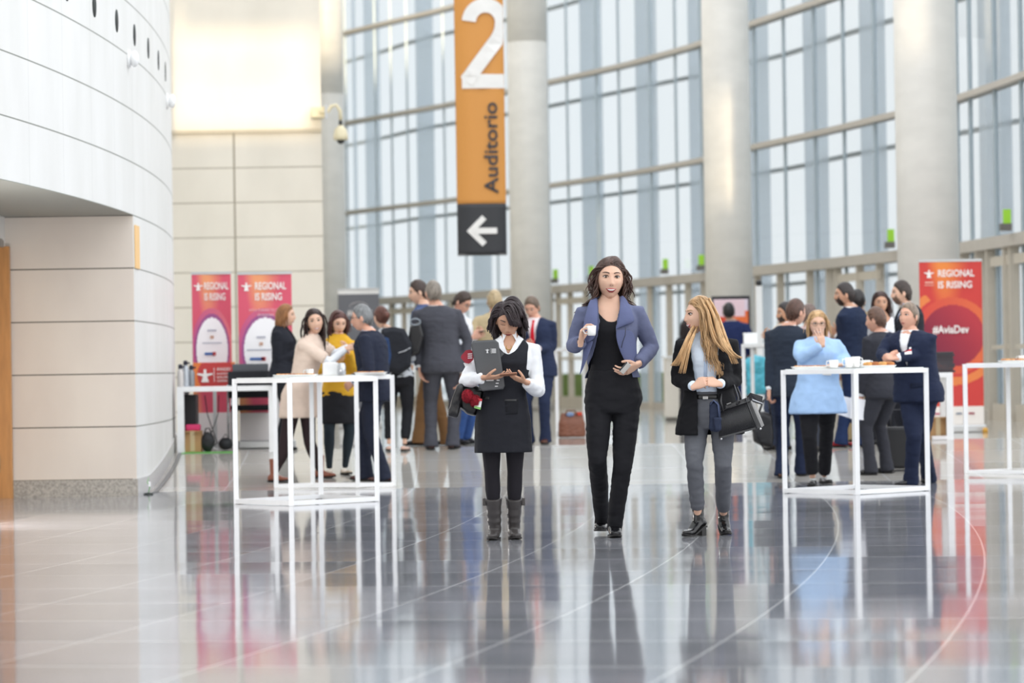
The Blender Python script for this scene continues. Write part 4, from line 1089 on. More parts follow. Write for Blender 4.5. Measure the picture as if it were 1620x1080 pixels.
            for i in (0, 1):
                kind = o.get('kind', 'dress'); up, so, hl = shoe_mb(AN[i], FY[i], kind, H, heel, (KN[i] - AN[i]).normalized())
                lf = (c.get('feet', (None, None))[i] or ())
                so_ = obj('shoe', up, leather(col, o.get('r', .3)), t); obj('sole', so, plain(o.get('sole', '#1b1a1a'), .6), so_, smooth=False)
                if hl: obj('shoe_heel', hl, plain(o.get('sole', '#1b1a1a'), .5), so_, smooth=False)
                if kind == 'boot':
                    kt = AN[i] + (KN[i] - AN[i]).normalized() * .215 * kf; sg = -1 if i == 0 else 1
                    obj('boot_tab', MB().box(kt + R * sg * .066 * kf + V((0, 0, -.01)), (.02, .05, .05)), leather(col), so_, smooth=False)
    return dict(root=t, J=J, SH=SH, EL=EL, WR=WR, AN=AN, KN=KN, R=R, F=Fw, H=H, D=D, HM=HM, spine=spine, res=res, pel=pel, nk=nk, cloth=cloth, S=S, G=G, kf=kf, hands=hmb)
def pxpatch(P, name, target, px, m, parent=None, off=.003, th=.003, cuts=2, front=-1.0):
    J = P['J']; O = J(px[0][0], px[0][1]); out = []
    for q in px: p = J(*q[:2]); out.append((p.x - O.x, p.z - O.z))
    pm = patch(target, out, O, X3, Z3, V((0, front, 0)), off, th, cuts)
    if pm.v: return obj(name, pm, m, parent or P['root'])
def pxbox(P, px, dy, thick, round_=0):           # rounded slab whose outline is given in pixels
    J = P['J']; pts = [J(a, b, dy) for a, b in px]
    return MB().prism(pts, (0, -thick / 2, 0), (0, thick / 2, 0))

# ------------------------------------------------------------------ the three women walking in front
A = person(px=798, fy=855, top=473, hx=804, nx=806, hipx=793, sex='f', fg=True, build=1.05, shw=1.04,
    label='woman in black sleeveless dress and white blouse looking down at her phone',
    yaw=0, hyaw=-3, hpitch=26, skin='tan', lip='#a85652', lid=.95, gaze=(0, -1), hs=1.03,
    hair=(('long', dict(L=.125, n=1100, r=.8, part=-.35, wave=.005, hug=1.27, ramp=.05, back=.4, spread=.1, bangs=420, sweep=.55, bl=.125, bh=1.17)), '#33272a'),
    elbow=((737, 602, -.02), (851, 618, -.02)), wrist=((768, 597, -.20), (832, 604, -.19)),
    feet=((783, 853, None, math.degrees(-.16)), (813, 852, None, 8)),
    hands=(dict(f=(1, -.25, .02), p=(0, .3, 1), curl=(12, 16, 14), tcurl=45), dict(f=(-.95, -.15, .38), p=(0, .3, 1), curl=(12, 16, 14), tcurl=45)),
    wear=[('tights', '#28262b', dict(slim=.90)), ('shirt', '#eef0f3', dict(f0=.60, ua=.010, fa=.014, cuff=.010, end=1.9, fold=.004, v=(.765, .055), gap=55)),
          ('dress', '#222329', dict(f0=.36, f1=.832, a=.013, sleeve=0, arm=.130, scoop=(.765, .085), fold=.002, flare=.02, hem=.372)),
          ('shoes', '#474342', dict(kind='boot', sole='#2c2928', r=.35))])
dressA = A['res']['dress']; blk = leather('#2b2b2d')
pxpatch(A, 'pocket_trim', dressA, [(798, 631), (819, 631), (819, 634), (798, 634)], blk)
pxpatch(A, 'pocket_trim', dressA, [(765, 628), (774, 627), (774, 631), (765, 631)], blk)
pxpatch(A, 'pocket', dressA, [(799, 633), (820, 633), (819, 655), (800, 655)], cloth('#1d1e23'), off=.0015)
pxpatch(A, 'yoke', dressA, [(790, 549), (800, 557), (792, 566), (787, 568)], leather('#3a3c40'))
nm = MB(); c0 = A['J'](805, 549, -.125)
nm.tube([c0 + V((.018 * math.cos(a), 0, .018 * math.sin(a))) for a in [math.radians(130 + 28 * k) for k in range(11)]], [.001 + .003 * math.sin(PI * k / 10) for k in range(11)], 8)
nk_o = obj('pendant', nm, plain('#b08d4e', .3, .9), A['root'])
# folio, phone, bag with pompoms, badges: held things
J = A['J']
fol = [(749, 540), (783, 538), (788, 542), (798, 610), (796, 615), (763, 618), (759, 614), (746, 545)]
t = thing('folio_case', 'dark grey zipped folio case held under the arm of the woman with a phone', 'folio', tuple(J(778, 617, -.15)))
fm = pxbox(A, fol, -.165, .035); obj('case', fm, mat('felt', '#57585a', .8, var=.05), t, bevel=.008, smooth=False)
ef = J(783, 538, -.186)
zp = MB(); pts = [J(a, b, -.165) for a, b in fol]; zp.tube([p for p in pts] + [pts[0]], .004, 6); obj('zipper', zp, plain('#3e3f42', .5), t)
lm = MB(); c = J(771, 555, -.1845)
lm.prism([c + V((-.006, 0, -.014)), c + V((.006, 0, -.014)), c + V((.003, 0, .002)), c + V((.016, 0, .008)), c + V((.003, 0, .008)), c + V((0, 0, .016)), c + V((-.003, 0, .008)), c + V((-.016, 0, .008)), c + V((-.003, 0, .002))], (0, 0, 0), (0, -.002, 0))
lm.box(c + V((.025, -.001, 0)), (.002, .002, .034))
for k in range(4): lm.box(c + V((.044, -.001, .012 - k * .008)), (.028, .002, .0045))
obj('white_logo', lm, plain('#e8e8e8', .5), t, smooth=False)
lm = MB(); c = J(788, 606, -.1845)
for k in range(3): lm.box(c + V((.0 - k * .006, -.001, .02 - .02 * k)), (.02, .002, .006))
lm.box(J(775, 601, -.1855), (.05, .002, .012)); obj('white_print', lm, plain('#e8e8e8', .5), t, smooth=False)
t = thing('phone', 'brown-cased phone held in both hands by the woman in black dress', 'phone', tuple(J(804, 592, -.30)))
ph = MB().box(J(804, 592, -.30), (.115, .066, .009), Matrix.Rotation(math.radians(-12), 3, 'X') @ Matrix.Rotation(math.radians(-4), 3, 'Y')); obj('phone_body', ph, plain('#a8745a', .35), t, bevel=.003, smooth=False)
sc_m = MB().box(J(804, 592, -.30) + V((0, -.001, .0056)), (.105, .058, .002), Matrix.Rotation(math.radians(-12), 3, 'X') @ Matrix.Rotation(math.radians(-4), 3, 'Y')); obj('phone_screen', sc_m, plain('#1a1c20', .1), t, smooth=False)
t = thing('handbag', 'black soft leather bag hanging from the crook of the arm behind the folio', 'bag', tuple(J(745, 660, .0)))
bm_ = MB()
def sack(P, px, dy, th, n=1):
    J = P['J']; pts = [J(a, b, dy) for a, b in px]; c = sum(pts, V((0, 0, 0))) / len(pts); m = MB(); K = len(pts)
    for (y, k) in ((-th / 2, .80), (-th / 3.2, .96), (0, 1.0), (th / 3.2, .96), (th / 2, .80)):
        for p in pts: m.v.append(c + (p - c) * k + V((0, y, 0)))
    for r in range(4):
        for k in range(K): a = r * K + k; b = r * K + (k + 1) % K; m.f.append([a, b, b + K, a + K])
    m.f.append([k for k in reversed(range(K))]); m.f.append([4 * K + k for k in range(K)]); return m
obj('bag_body', blend(sack(A, [(724, 612), (748, 606), (768, 616), (762, 640), (752, 658), (738, 655), (728, 645)], .05, .16), .01, 5, .004), leather('#1b1a1c'), t)
obj('bag_flap', blend(sack(A, [(724, 608), (735, 606), (730, 635), (724, 661), (708, 658), (712, 640)], -.03, .07), .01, 4, .004), leather('#222123'), t)
obj('bag_strap', MB().tube([J(734, 612, .02), J(735, 603, -.05), J(741, 598, -.09), J(747, 604, -.05), J(748, 615, .03)], .012, 8, flat=.4), leather('#1b1a1c'), t)
t = thing('fur_pompom', 'dark red fur pompoms hanging on the black bag', 'pompom', tuple(J(744, 648, -.13)))
red = mat('red_fur', '#8f1526', .95, bump=1.0, bscale=160, var=.3, vscale=60)
for (px, py, r) in ((740, 626, .043), (752, 634, .040)):
    m = MB(); c = J(px, py, -.13)
    m.ball(c, (r * .85, r * .85, r), 24, 16)
    for _ in range(900):
        d = V((random.gauss(0, 1), random.gauss(0, 1), random.gauss(0, 1))).normalized(); p = c + V((d.x * r * .85, d.y * r * .85, d.z * r)); q = p + d * .008 + V((0, 0, -.003)); s_ = d.orthogonal().normalized() * .0016
        m.f.append([len(m.v), len(m.v) + 1, len(m.v) + 2]); m.v += [p - s_, p + s_, q]
    obj('pompom', m, red, t)
t = thing('name_badge', 'white conference badge with red and green bands hanging below the pompoms', 'badge', tuple(J(756, 648, -.14)))
def card(P, px, dy, m1, parent, nm_='card', th=.003): return obj(nm_, pxbox(P, px, dy, th), m1, parent, smooth=False)
card(A, [(753, 629), (763, 631), (760, 648), (750, 645)], -.15, WHITE, t)
card(A, [(753, 629), (763, 631), (762.4, 634.5), (752.2, 632.5)], -.154, plain('#c8323c'), t, 'red_band')
card(A, [(751, 642), (761, 644.5), (760, 648), (750, 645)], -.154, plain('#7fb463'), t, 'green_band')
t = thing('swing_tag', 'maroon eight-sided card tag sticking out behind the folio', 'tag', tuple(J(741, 575, -.10)))
card(A, [(737, 554), (744, 553), (749, 556), (749, 569), (742, 575), (736, 574), (729, 566), (730, 562)], -.12, plain('#9c2334', .5), t, 'tag_card')
for k in range(3): card(A, [(740, 559 + k * 3.2), (747, 558.6 + k * 3.2), (747, 560.3 + k * 3.2), (740, 560.7 + k * 3.2)], -.123, plain('#ead9dc', .5), t, 'tag_print')
card(A, [(733, 574), (746, 572), (747, 577), (736, 580)], -.105, WHITE, t, 'paper_slip')

B = person(px=965, fy=850, top=405, hx=966, nx=965, hipx=968, sex='f', fg=True, build=1.0, shw=1.02, H=1.86, hs=1.09, nz=.150,
    label='tall smiling woman in blue jacket and black clothes carrying a cup and phone',
    yaw=0, hyaw=4, hpitch=-3, htilt=3, skin='fair', smile=1, lip='#b64a52',
    hair=(('long', dict(L=.165, n=1100, r=.75, part=-.2, wave=.011, hug=1.17, ramp=.12, spread=.45, back=1.0, bangs=0)), '#4b342b'),
    elbow=((907, 548, .0), (1031, 550, .04)), wrist=((919, 541, -.22), (1008, 577, -.14)),
    feet=((953, 844, None, -8, .02), (972, 849, None, 2)), knee=((945, 725, -.10), (985, 738, -.06)),
    hands=(dict(f=(.12, -.35, .92), p=(.9, -.35, .1), curl=(30, 45, 30), tcurl=25), dict(f=(-.80, -.35, -.42), p=(-.5, .5, .5), curl=(22, 32, 20), tcurl=25)),
    wear=[('trousers', '#1c1c20', dict(slim=.88, hem=.052, drop=-.045)), ('top', '#18181c', dict(f0=.585, f1=.838, a=.006, sleeve=0, arm=.125, scoop=(.757, .10), fold=.0015, name='tank_top')),
          ('jacket', '#666c88', dict(f0=.535, a=.017, ua=.012, fa=.009, cuff=.010, sleeve=1.9, waist=.9, fold=.004, fs=(9, 9, 11), flare=.25, open=[(.40, -.19, .16), (.585, -.185, .13), (.62, -.16, .105), (.66, -.125, .072), (.72, -.092, .030), (.76, -.078, .036), (.80, -.082, .062), (.86, -.085, .068)], hem=.575)),
          ('shoes', '#17171a', dict(kind='dress', r=.12))])
J = B['J']; jk = B['res']['jacket']; blue = cloth('#60678a')
# draped collar of the jacket
def drape(P, name, pts, m, dyf, th=.006):
    """folded piece of cloth: rows of (px, py, dy) joined to a surface"""
    J = P['J']; me = MB(); nr, nc = len(pts), len(pts[0])
    for r in pts:
        for q in r: me.v.append(J(*q))
    for r in range(nr - 1):
        for k in range(nc - 1): a = r * nc + k; me.f.append([a, a + 1, a + nc + 1, a + nc])
    return obj(name, me, m, P['root'], solid=th, sub=2)
drape(B, 'jacket_collar', [[(944, 466, -.01), (938, 469, -.04), (932, 476, -.10)], [(946, 484, -.13), (937, 486, -.15), (927, 492, -.12)], [(946, 505, -.165), (936, 506, -.175), (923, 512, -.14)], [(946, 522, -.175), (935, 524, -.19), (921, 530, -.15)], [(940, 538, -.17), (930, 541, -.185), (921, 546, -.14)]], blue, 0)
drape(B, 'jacket_collar', [[(982, 465, -.01), (986, 467, -.04), (992, 474, -.09)], [(980, 484, -.13), (990, 486, -.15), (1000, 491, -.12)], [(979, 500, -.16), (992, 503, -.185), (1006, 507, -.14)], [(976, 513, -.18), (988, 514, -.195), (1000, 512, -.15)], [(972, 523, -.175), (980, 518, -.18), (988, 515, -.15)]], blue, 0)
drape(B, 'jacket_front', [[(922, 540, -.14), (932, 540, -.16), (941, 536, -.165)], [(922, 560, -.14), (928, 560, -.16), (934, 553, -.16)], [(920, 578, -.13), (924, 578, -.14), (928, 570, -.15)], [(916, 595, -.10), (918, 592, -.12), (922, 584, -.13)]], blue, 0)
drape(B, 'jacket_front', [[(972, 520, -.175), (984, 521, -.18), (1004, 520, -.12)], [(976, 545, -.17), (990, 545, -.175), (1007, 545, -.10)], [(985, 566, -.16), (997, 567, -.16), (1009, 567, -.08)], [(993, 578, -.15), (1003, 582, -.15), (1011, 592, -.08)]], blue, 0)
obj('zip', MB().tube([J(990, 518, -.195), J(989, 530, -.192), J(985, 541, -.19), J(983, 550, -.19)], .0032, 6), plain('#2d3040', .4), B['root'])
obj('bracelet', MB().tube([B['WR'][0].lerp(B['EL'][0], .12) + (X3 * math.cos(a) * .031 + V((0, -.35, .93)).normalized() * math.sin(a) * .031) for a in [2 * PI * k / 16 for k in range(17)]], .0035, 6), plain('#2a1e18'), B['root'])
obj('earring', MB().ball(B['HM'] @ V((-.078, -.004, -.042)), .004, 8, 6), plain('#e8e8e8', .1, .9), B['root'])
t = thing('coffee_cup', 'white espresso cup held up by the tall woman in blue jacket', 'cup', tuple(J(935, 531, -.30)))
def cup(c, r, h, m_, parent, side=-1, name='cup_body', handle=True):
    mm = MB().loft([(c, X3 * r * .72, Y3 * r * .72), (c + V((0, 0, h * .12)), X3 * r * .9, Y3 * r * .9), (c + V((0, 0, h)), X3 * r, Y3 * r), (c + V((0, 0, h)), X3 * r * .9, Y3 * r * .9), (c + V((0, 0, h * .15)), X3 * r * .75, Y3 * r * .75)], 24)
    obj(name, mm, m_, parent)
    if handle: obj('cup_handle', MB().tube([c + V((side * r * .92, 0, h * .85)), c + V((side * (r + .018), 0, h * .85)), c + V((side * (r + .024), 0, h * .5)), c + V((side * (r + .015), 0, h * .25)), c + V((side * r * .85, 0, h * .22))], .005, 8, flat=.8), m_, parent)
china = plain('#f4f4f2', .15)
cup(J(936, 531, -.29), .031, .068, china, t)
t = thing('phone', 'silver-edged phone held low in the tall woman\'s left hand', 'phone', tuple(J(988, 590, -.24)))
Rp = Matrix.Rotation(math.radians(42), 3, 'Y') @ Matrix.Rotation(math.radians(35), 3, 'Z')
obj('phone_body', MB().box(J(989, 582, -.245), (.040, .016, .082), Rp), plain('#d8d4cc', .2, .4), t, bevel=.004, smooth=False)
obj('phone_screen', MB().box(J(989, 582, -.245) + Rp @ V((-.021, 0, 0)), (.003, .013, .074), Rp), plain('#222326', .1), t, smooth=False)

C_ = person(px=1119, fy=849, top=467, hx=1108, nx=1117, hipx=1120, sex='f', fg=True, build=1.02, shw=1.03, hs=1.03,
    label='blonde woman in black cardigan and grey trousers smiling to her right, clasping her hands',
    yaw=-4, hyaw=-72, hpitch=-2, skin='fair', smile=.8, lip='#c56a6c', heel=.055, hdy=-.01,
    hair=(('long', dict(L=.36, n=1000, r=.62, part=.0, wave=.004, hug=1.10, spread=.10, back=.6)), '#b08c62'),
    elbow=((1072, 600, .06), (1163, 602, .05)), wrist=((1099, 611, -.19), (1137, 607, -.19)),
    feet=((1105, 848, None, -42), (1145, 845, None, 5)), knee=((1099, 733, -.09), (1144, 733, -.07)),
    hands=(dict(f=(.75, -.25, .35), p=(.3, .6, -.2), curl=(45, 55, 30), tcurl=40), dict(f=(-.9, -.2, .22), p=(-.2, .7, -.4), curl=(45, 60, 35), tcurl=40)),
    wear=[('trousers', '#63656b', dict(slim=.90, hem=.050, crop=.07, drop=0)), ('shirt', '#dfecfd', dict(f0=.56, fold=.003)),
          ('jacket', '#17171a', dict(name='cardigan', f0=.425, a=.020, ua=.014, fa=.012, cuff=.012, sleeve=1.86, waist=.98, fold=.004, flare=.16, open=[(.30, -.085, .09), (.55, -.075, .065), (.64, -.085, .050), (.74, -.105, .075), (.80, -.110, .085), (.822, -.09, .085), (.86, -.075, .075)])),
          ('shoes', '#141416', dict(kind='ankle', r=.15))])
J = C_['J']; rt = C_['root']
pxpatch(C_, 'belt', C_['res']['trousers'], [(1096, 624), (1140, 623), (1140, 630), (1096, 631)], leather('#1c1b1c'), off=.006)
obj('belt_buckle', MB().box(J(1116, 629, -.135), (.035, .006, .022)), plain('#b0b0b0', .2, .9), rt, bevel=.003, smooth=False)
pxpatch(C_, 'placket', C_['res']['shirt_m'], [(1112, 540), (1117, 540), (1117, 602), (1112, 602)], cloth('#bcd0ea'), off=.001, th=.002)
# long strands over the shoulders
hm2 = MB(); 
def lock(pts, r, n=1, spread=5, seed=0):
    for k in range(n):
        dx = random.uniform(-1, 1) * spread; ddy = random.uniform(-.02, .02)
        P_ = [J(x + dx * (i / len(pts)) + random.uniform(-.6, .6), y + random.uniform(-1, 1), dy + ddy) for i, (x, y, dy) in enumerate(pts)]
        PP = []
        for i in range(len(P_) - 1):
            for u in (0, .33, .66):
                p0 = P_[max(i - 1, 0)]; p1 = P_[i]; p2 = P_[i + 1]; p3 = P_[min(i + 2, len(P_) - 1)]
                PP.append(.5 * ((2 * p1) + (p2 - p0) * u + (2 * p0 - 5 * p1 + 4 * p2 - p3) * u * u + (3 * p1 - p0 - 3 * p2 + p3) * u ** 3))
        PP.append(P_[-1]); K = len(PP)
        hm2.tube(PP, [r * (1 - .8 * max(0, (i / K - .4) / .6) ** 1.3) for i in range(K)], 5)
lock([(1118, 476, -.06), (1130, 500, -.10), (1138, 525, -.13), (1146, 545, -.17), (1158, 560, -.18), (1167, 566, -.17)], .0065, 46, 10)
lock([(1122, 472, -.03), (1136, 500, -.06), (1144, 525, -.12), (1152, 548, -.17), (1163, 575, -.17)], .006, 26, 8)
lock([(1108, 472, -.06), (1119, 492, -.10), (1124, 515, -.12), (1134, 540, -.14), (1150, 556, -.17)], .006, 30, 7)
lock([(1100, 512, -.02), (1091, 528, -.12), (1082, 550, -.15), (1075, 566, -.14), (1067, 578, -.13)], .006, 34, 8)
lock([(1104, 515, -.04), (1095, 535, -.14), (1086, 560, -.16), (1079, 590, -.15)], .006, 26, 7)
obj('loose_hair', hm2, mat('hair', '#c9a274', .38, bump=.4, bscale=160, var=.3, vscale=26, stretch=(2, 2, .4)), rt)
# handbag
t = thing('handbag', 'black ribbed leather handbag hanging on the blonde woman\'s forearm', 'bag', tuple(J(1170, 690, -.08)))
lea = leather('#232326', .28)
body = [(1139, 646), (1187, 622), (1190, 640), (1206, 672), (1203, 680), (1142, 695), (1133, 691)]
fr = [(1140, 647), (1184, 634), (1203, 677), (1141, 694)]
cc = J(1168, 662, -.08)
def bagrows(dy): return [J(1140, 645, dy), J(1185, 628, dy), J(1205, 676, dy), J(1137, 694, dy)]
mb = MB(); f0_ = bagrows(-.20); b0_ = [p + V((.035, .26, .01)) for p in f0_]
fi = [f0_[0] + V((0, .07, 0)), f0_[1] + V((.0, .06, 0)), f0_[2], f0_[3]]; bi = [b0_[0] + V((0, -.06, 0)), b0_[1] + V((0, -.07, 0)), b0_[2], b0_[3]]
mb.quad(*fi).quad(*[bi[i] for i in (3, 2, 1, 0)]).quad(fi[0], fi[3], bi[3], bi[0]).quad(fi[1], bi[1], bi[2], fi[2]).quad(fi[3], fi[2], bi[2], bi[3]).quad(fi[0], bi[0], bi[1], fi[1])
obj('bag_body', mb, lea, t, bevel=.012, smooth=False)
rb = MB(); nrib = 26
e0, e1, e2, e3 = fi
for k in range(nrib):
    u = (k + .5) / nrib * .84 + .02; a = e0.lerp(e1, u).lerp(e3.lerp(e2, u), .16); b_ = e0.lerp(e1, u).lerp(e3.lerp(e2, u), .92)
    rb.tube([a + V((0, -.004, 0)), b_ + V((0, -.004, 0))], .0058, 6)
obj('ribbed_panel', rb, lea, t)
tr_ = MB().tube([e0.lerp(e3, .12) + V((0, -.006, 0)), e1.lerp(e2, .12) + V((0, -.006, 0))], .006, 6).tube([e1.lerp(e0, .11) + V((0, -.006, 0)), e2.lerp(e3, .11) + V((0, -.006, 0))], .006, 6)
obj('bag_piping', tr_, lea, t)
obj('bag_wing', MB().prism([J(1181, 628, -.1), J(1187, 621, -.1), J(1207, 627, -.05), J(1205, 640, -.05), J(1192, 636, -.1)], (0, -.006, 0), (0, .006, 0)), lea, t, smooth=False)
obj('wing_edge', MB().tube([J(1190, 632, -.13), J(1206, 638, -.06)], .005, 6), plain('#b9bcc2', .25, .6), t)
obj('bag_handle', MB().tube([J(1144, 650, -.19), J(1140, 634, -.17), J(1141, 620, -.10), J(1150, 607, -.02), J(1156, 604, .03)], .0075, 8), lea, t)
obj('bag_handle', MB().tube([J(1166, 640, -.19), J(1168, 630, -.17), J(1162, 612, -.10), J(1157, 602, -.03), J(1153, 598, .03)], .0075, 8), lea, t)
obj('bag_handle', MB().tube([J(1172, 633, .0), J(1170, 622, .02), J(1163, 606, .03), J(1157, 600, .03)], .0075, 8), lea, t)
for (px, py) in ((1141, 694), (1203, 678)): obj('bag_foot', MB().ball(J(px, py, -.2), .008, 10, 6), plain('#c8c8c8', .2, .9), t)
obj('nameplate', MB().box(J(1153, 638, -.155), (.03, .003, .006), Matrix.Rotation(-.35, 3, 'Y')), plain('#9a9a9a', .3, .8), t, smooth=False)
t = thing('scarf', 'navy folded scarf tied at the side of the ribbed black handbag', 'scarf', tuple(J(1130, 684, -.2)))
nv = cloth('#2c3347')
sc2 = MB(); obj('scarf_cloth', blend(sack(C_, [(1123, 635), (1136, 634), (1139, 645), (1141, 680), (1134, 684), (1122, 680)], -.22, .05), .008, 3, .004), nv, t)
obj('scarf_knot', blend(sack(C_, [(1128, 660), (1142, 660), (1140, 670), (1139, 682), (1131, 681)], -.255, .035), .008, 3, .002), nv, t)
obj('scarf_fold', MB().tube([J(1124, 640, -.24), J(1129, 633, -.245), J(1136, 640, -.25), J(1138, 660, -.25)], .014, 8, flat=.3), cloth('#4a5573'), t)
# ------------------------------------------------------------------ everybody farther back
def SUIT(jc, tc=None, shirt='#eef0f2', tie=None, shoes='#1d1a1a', v=(.66, .055), back=False, f0=.455, **o):
    w_ = [('trousers', tc or jc, dict(slim=1.0, hem=.076, drop=-.055))]
    w_.append(('shirt', shirt, dict(f0=.58, end=1.985)))
    jo = dict(f0=f0, a=.022, sleeve=1.9, cuff=.012); jo.update(o)
    if not back: jo['v'] = v
    w_.append(('jacket', jc, jo))
    if not back: w_.append(('lapels', jc, dict(v=v)))
    if tie: w_.append(('tie', tie, dict(to=.64)))
    w_.append(('shoes', shoes, dict(kind='dress', r=.25)))
    return w_
short = lambda **k: ('short', k)
GREET = 'people chatting around the white tables'
P_bob = person(px=446, fy=713, top=480, hx=452, nx=445, sex='f', yaw=75, hyaw=80, skin='fair', hair=(('long', dict(L=.15, n=560, r=.9, part=.0, wave=.002, hug=1.15)), '#9a6a40'),
    label='woman with ginger-brown bob and black jacket seen from the side before the pink banner', wrist=((472, 560, -.05), (474, 562, .1)),
    wear=[('trousers', '#1e1f25'), ('top', '#22252e'), ('jacket', '#23252d', dict(v=(.70, .05))), ('shoes', '#1a1a1c', dict(kind='pump'))])
P_beige = person(px=470, fy=762, top=487, hx=498, nx=494, hipx=474, sex='f', yaw=60, hyaw=8, htilt=-8, skin='fair', smile=1, ndy=0, hdy=-.02,
    label='woman in beige dress with long dark hair reaching out to a man\'s shoulder', hair=(('long', dict(L=.33, n=640, r=.85, part=.1, wave=.005, hug=1.12, back=.6)), '#33231f'),
    elbow=((522, 572, -.18), (530, 560, .1)), wrist=((548, 551, -.15), (552, 548, .12)), hands=(dict(f=(1, 0, .15), p=(0, .6, -.6), curl=(10, 12, 10)), dict(f=(1, 0, .1), p=(0, -.6, -.6), curl=(10, 12, 10))),
    feet=((434, 762, None, 60), (506, 756, None, 80)), knee=((449, 712, .0), (490, 700, 0)),
    wear=[('tights', '#33272a'), ('shirt', '#e6eaf0', dict(f0=.60, ua=.004, collar=False)), ('dress', '#e2cdbd', dict(f0=.37, a=.022, sleeve=.85, ua=.016, flare=.12, fold=.004)), ('shoes', '#8f5440', dict(kind='chelsea', r=.4))])
P_yellow = person(px=533, fy=752, top=490, hx=535, nx=535, sex='f', yaw=15, hyaw=20, hpitch=16, skin='fair', build=1.03, H=1.60,
    label='woman in mustard yellow sweater looking down between beige woman and suited man', hair=(('long', dict(L=.17, n=560, r=.9, part=.1, wave=.003, hug=1.13)), '#55312a'),
    wrist=((527, 572, -.2), (551, 556, -.2)), feet=((521, 752, None, 0), (546, 750, None, 25)),
    wear=[('tights', '#2b353d'), ('top', '#d8a732', dict(f0=.50, a=.014, ua=.012, fa=.012)), ('skirt', '#24252a', dict(f0=.33, f1=.54, flare=.15)), ('shoes', '#c9b8a4', dict(kind='pump'))])
P_navy = person(px=590, fy=762, top=481, hx=573, nx=584, hipx=592, yaw=-105, hyaw=-95, hpitch=4, skin='rosy', build=1.1, glasses=True,
    label='grey-haired man in navy suit and glasses in profile at the left tables', hair=(short(L=.03), '#77797a'),
    wrist=((568, 600, .15), (558, 604, -.1)), feet=((580, 760, None, -95), (609, 762, None, -85)), wear=SUIT('#252a3a', shirt='#cfdaf0', shoes='#4d2d29'))
P_bun = person(px=628, fy=713, top=483, hx=603, nx=613, hipx=629, sex='f', yaw=170, hyaw=-150, skin='fair',
    label='woman with brown hair in a bun and grey cardigan carrying a backpack, back turned', hair=(('bun', {}), '#5b3428'),
    wrist=((648, 560, .25), (600, 600, .1)), feet=((640, 713, None, 165), (616, 713, None, 185)),
    wear=[('trousers', '#202126', dict(crop=.06, drop=0, hem=.055)), ('top', '#c7ccd2', dict(f0=.5, a=.014)), ('shoes', '#d9b5a4', dict(kind='pump'))])
P_grey = person(px=697, fy=711, top=443, hx=686, nx=691, hipx=698, yaw=176, hyaw=-158, skin='rosy', build=1.1,
    label='tall man in charcoal grey suit standing with his back turned', hair=(short(L=.028), '#857c72'),
    wrist=((731, 592, -.02), (664, 582, -.02)), elbow=((740, 540, .02), (655, 535, .0)), feet=((716, 710, None, 160), (682, 711, None, 190)), wear=SUIT('#4a4b53', back=True, shoes='#3a2320'))
P_blue = person(px=680, fy=705, top=442, hx=663, nx=672, hipx=682, yaw=-115, hyaw=-82, hpitch=8, skin='fair',
    label='dark-haired man in blue jacket and brown trousers half hidden behind the grey suit', hair=(short(L=.04), '#3a2a22'),
    feet=((662, 705, None, -100), (708, 704, None, -140)), wear=SUIT('#4d5b80', '#7d5c3c', back=True, shoes='#1f1f24'))
P_glass = person(px=731, fy=703, top=459, hx=731, nx=726, yaw=62, hyaw=62, hpitch=30, skin='rosy', glasses=True,
    label='man in glasses and white shirt looking down beside the grey-suited man', hair=(short(L=.03), '#3c2c24'), wrist=((748, 534, -.15), (756, 530, .1)),
    wear=[('trousers', '#3d5c98', {}), ('shirt', '#e9edf2', dict(f0=.5)), ('shoes', '#26262a', {})])
P_tan = person(px=783, fy=701, top=458, hx=783, nx=785, yaw=168, hyaw=178, skin='rosy', build=1.1,
    label='man in tan jacket with fair grey hair, back turned, behind the short-haired woman', hair=(short(L=.05), '#b7a27e'), wrist=((812, 560, .1), (760, 530, .15)), wear=SUIT('#c5b38f', '#8c8478', back=True))
P_tie = person(px=850, fy=703, top=467, hx=842, nx=846, hipx=851, yaw=-18, hyaw=-22, hpitch=24, skin='rosy', build=1.05,
    label='man in navy suit with a red tie looking down', hair=(short(L=.03), '#6b5a4c'), wrist=((832, 545, -.25), (850, 552, -.25)), elbow=((824, 545, 0), (874, 548, 0)),
    wear=SUIT('#27304a', shirt='#f0e6e8', tie='#d01f30', shoes='#5a3324', v=(.62, .07)))
P_screen = person(px=1160, fy=672, top=478, hx=1153, nx=1158, yaw=178, hyaw=-175, skin='tan', label='man in navy suit facing the red display screen, back turned', hair=(short(L=.03), '#1c1a1c'),
    wrist=((1183, 560, .1), (1140, 560, .2)), wear=SUIT('#25305a', back=True))
P_dark = person(px=1089, fy=668, top=503, hx=1087, nx=1090, sex='f', yaw=165, hyaw=-170, skin='fair', label='dark-haired woman far behind, mostly hidden by the blonde woman', hair=(('long', dict(L=.25, n=400, r=1, wave=.003)), '#2c2022'),
    wear=[('trousers', '#26262c'), ('top', '#2b2c33'), ('shoes', '#1c1c1e', dict(kind='pump'))])
P_bag = person(px=1250, fy=756, top=472, hx=1259, nx=1246, hipx=1250, yaw=152, hyaw=128, skin='rosy', build=1.0,
    label='man in dark blazer and jeans carrying a black briefcase, back turned', hair=(short(L=.035), '#4f3428'),
    wrist=((1283, 600, .1), (1217, 618, .0)), elbow=((1285, 575, .0), (1219, 565, .05)), hands=(None, dict(f=(-.1, 0, -1), p=(1, .2, 0), curl=(50, 60, 40))),
    feet=((1268, 752, None, 140), (1237, 756, None, 175)), wear=SUIT('#2b3340', '#232c45', back=True, shoes='#5b3c2c'))
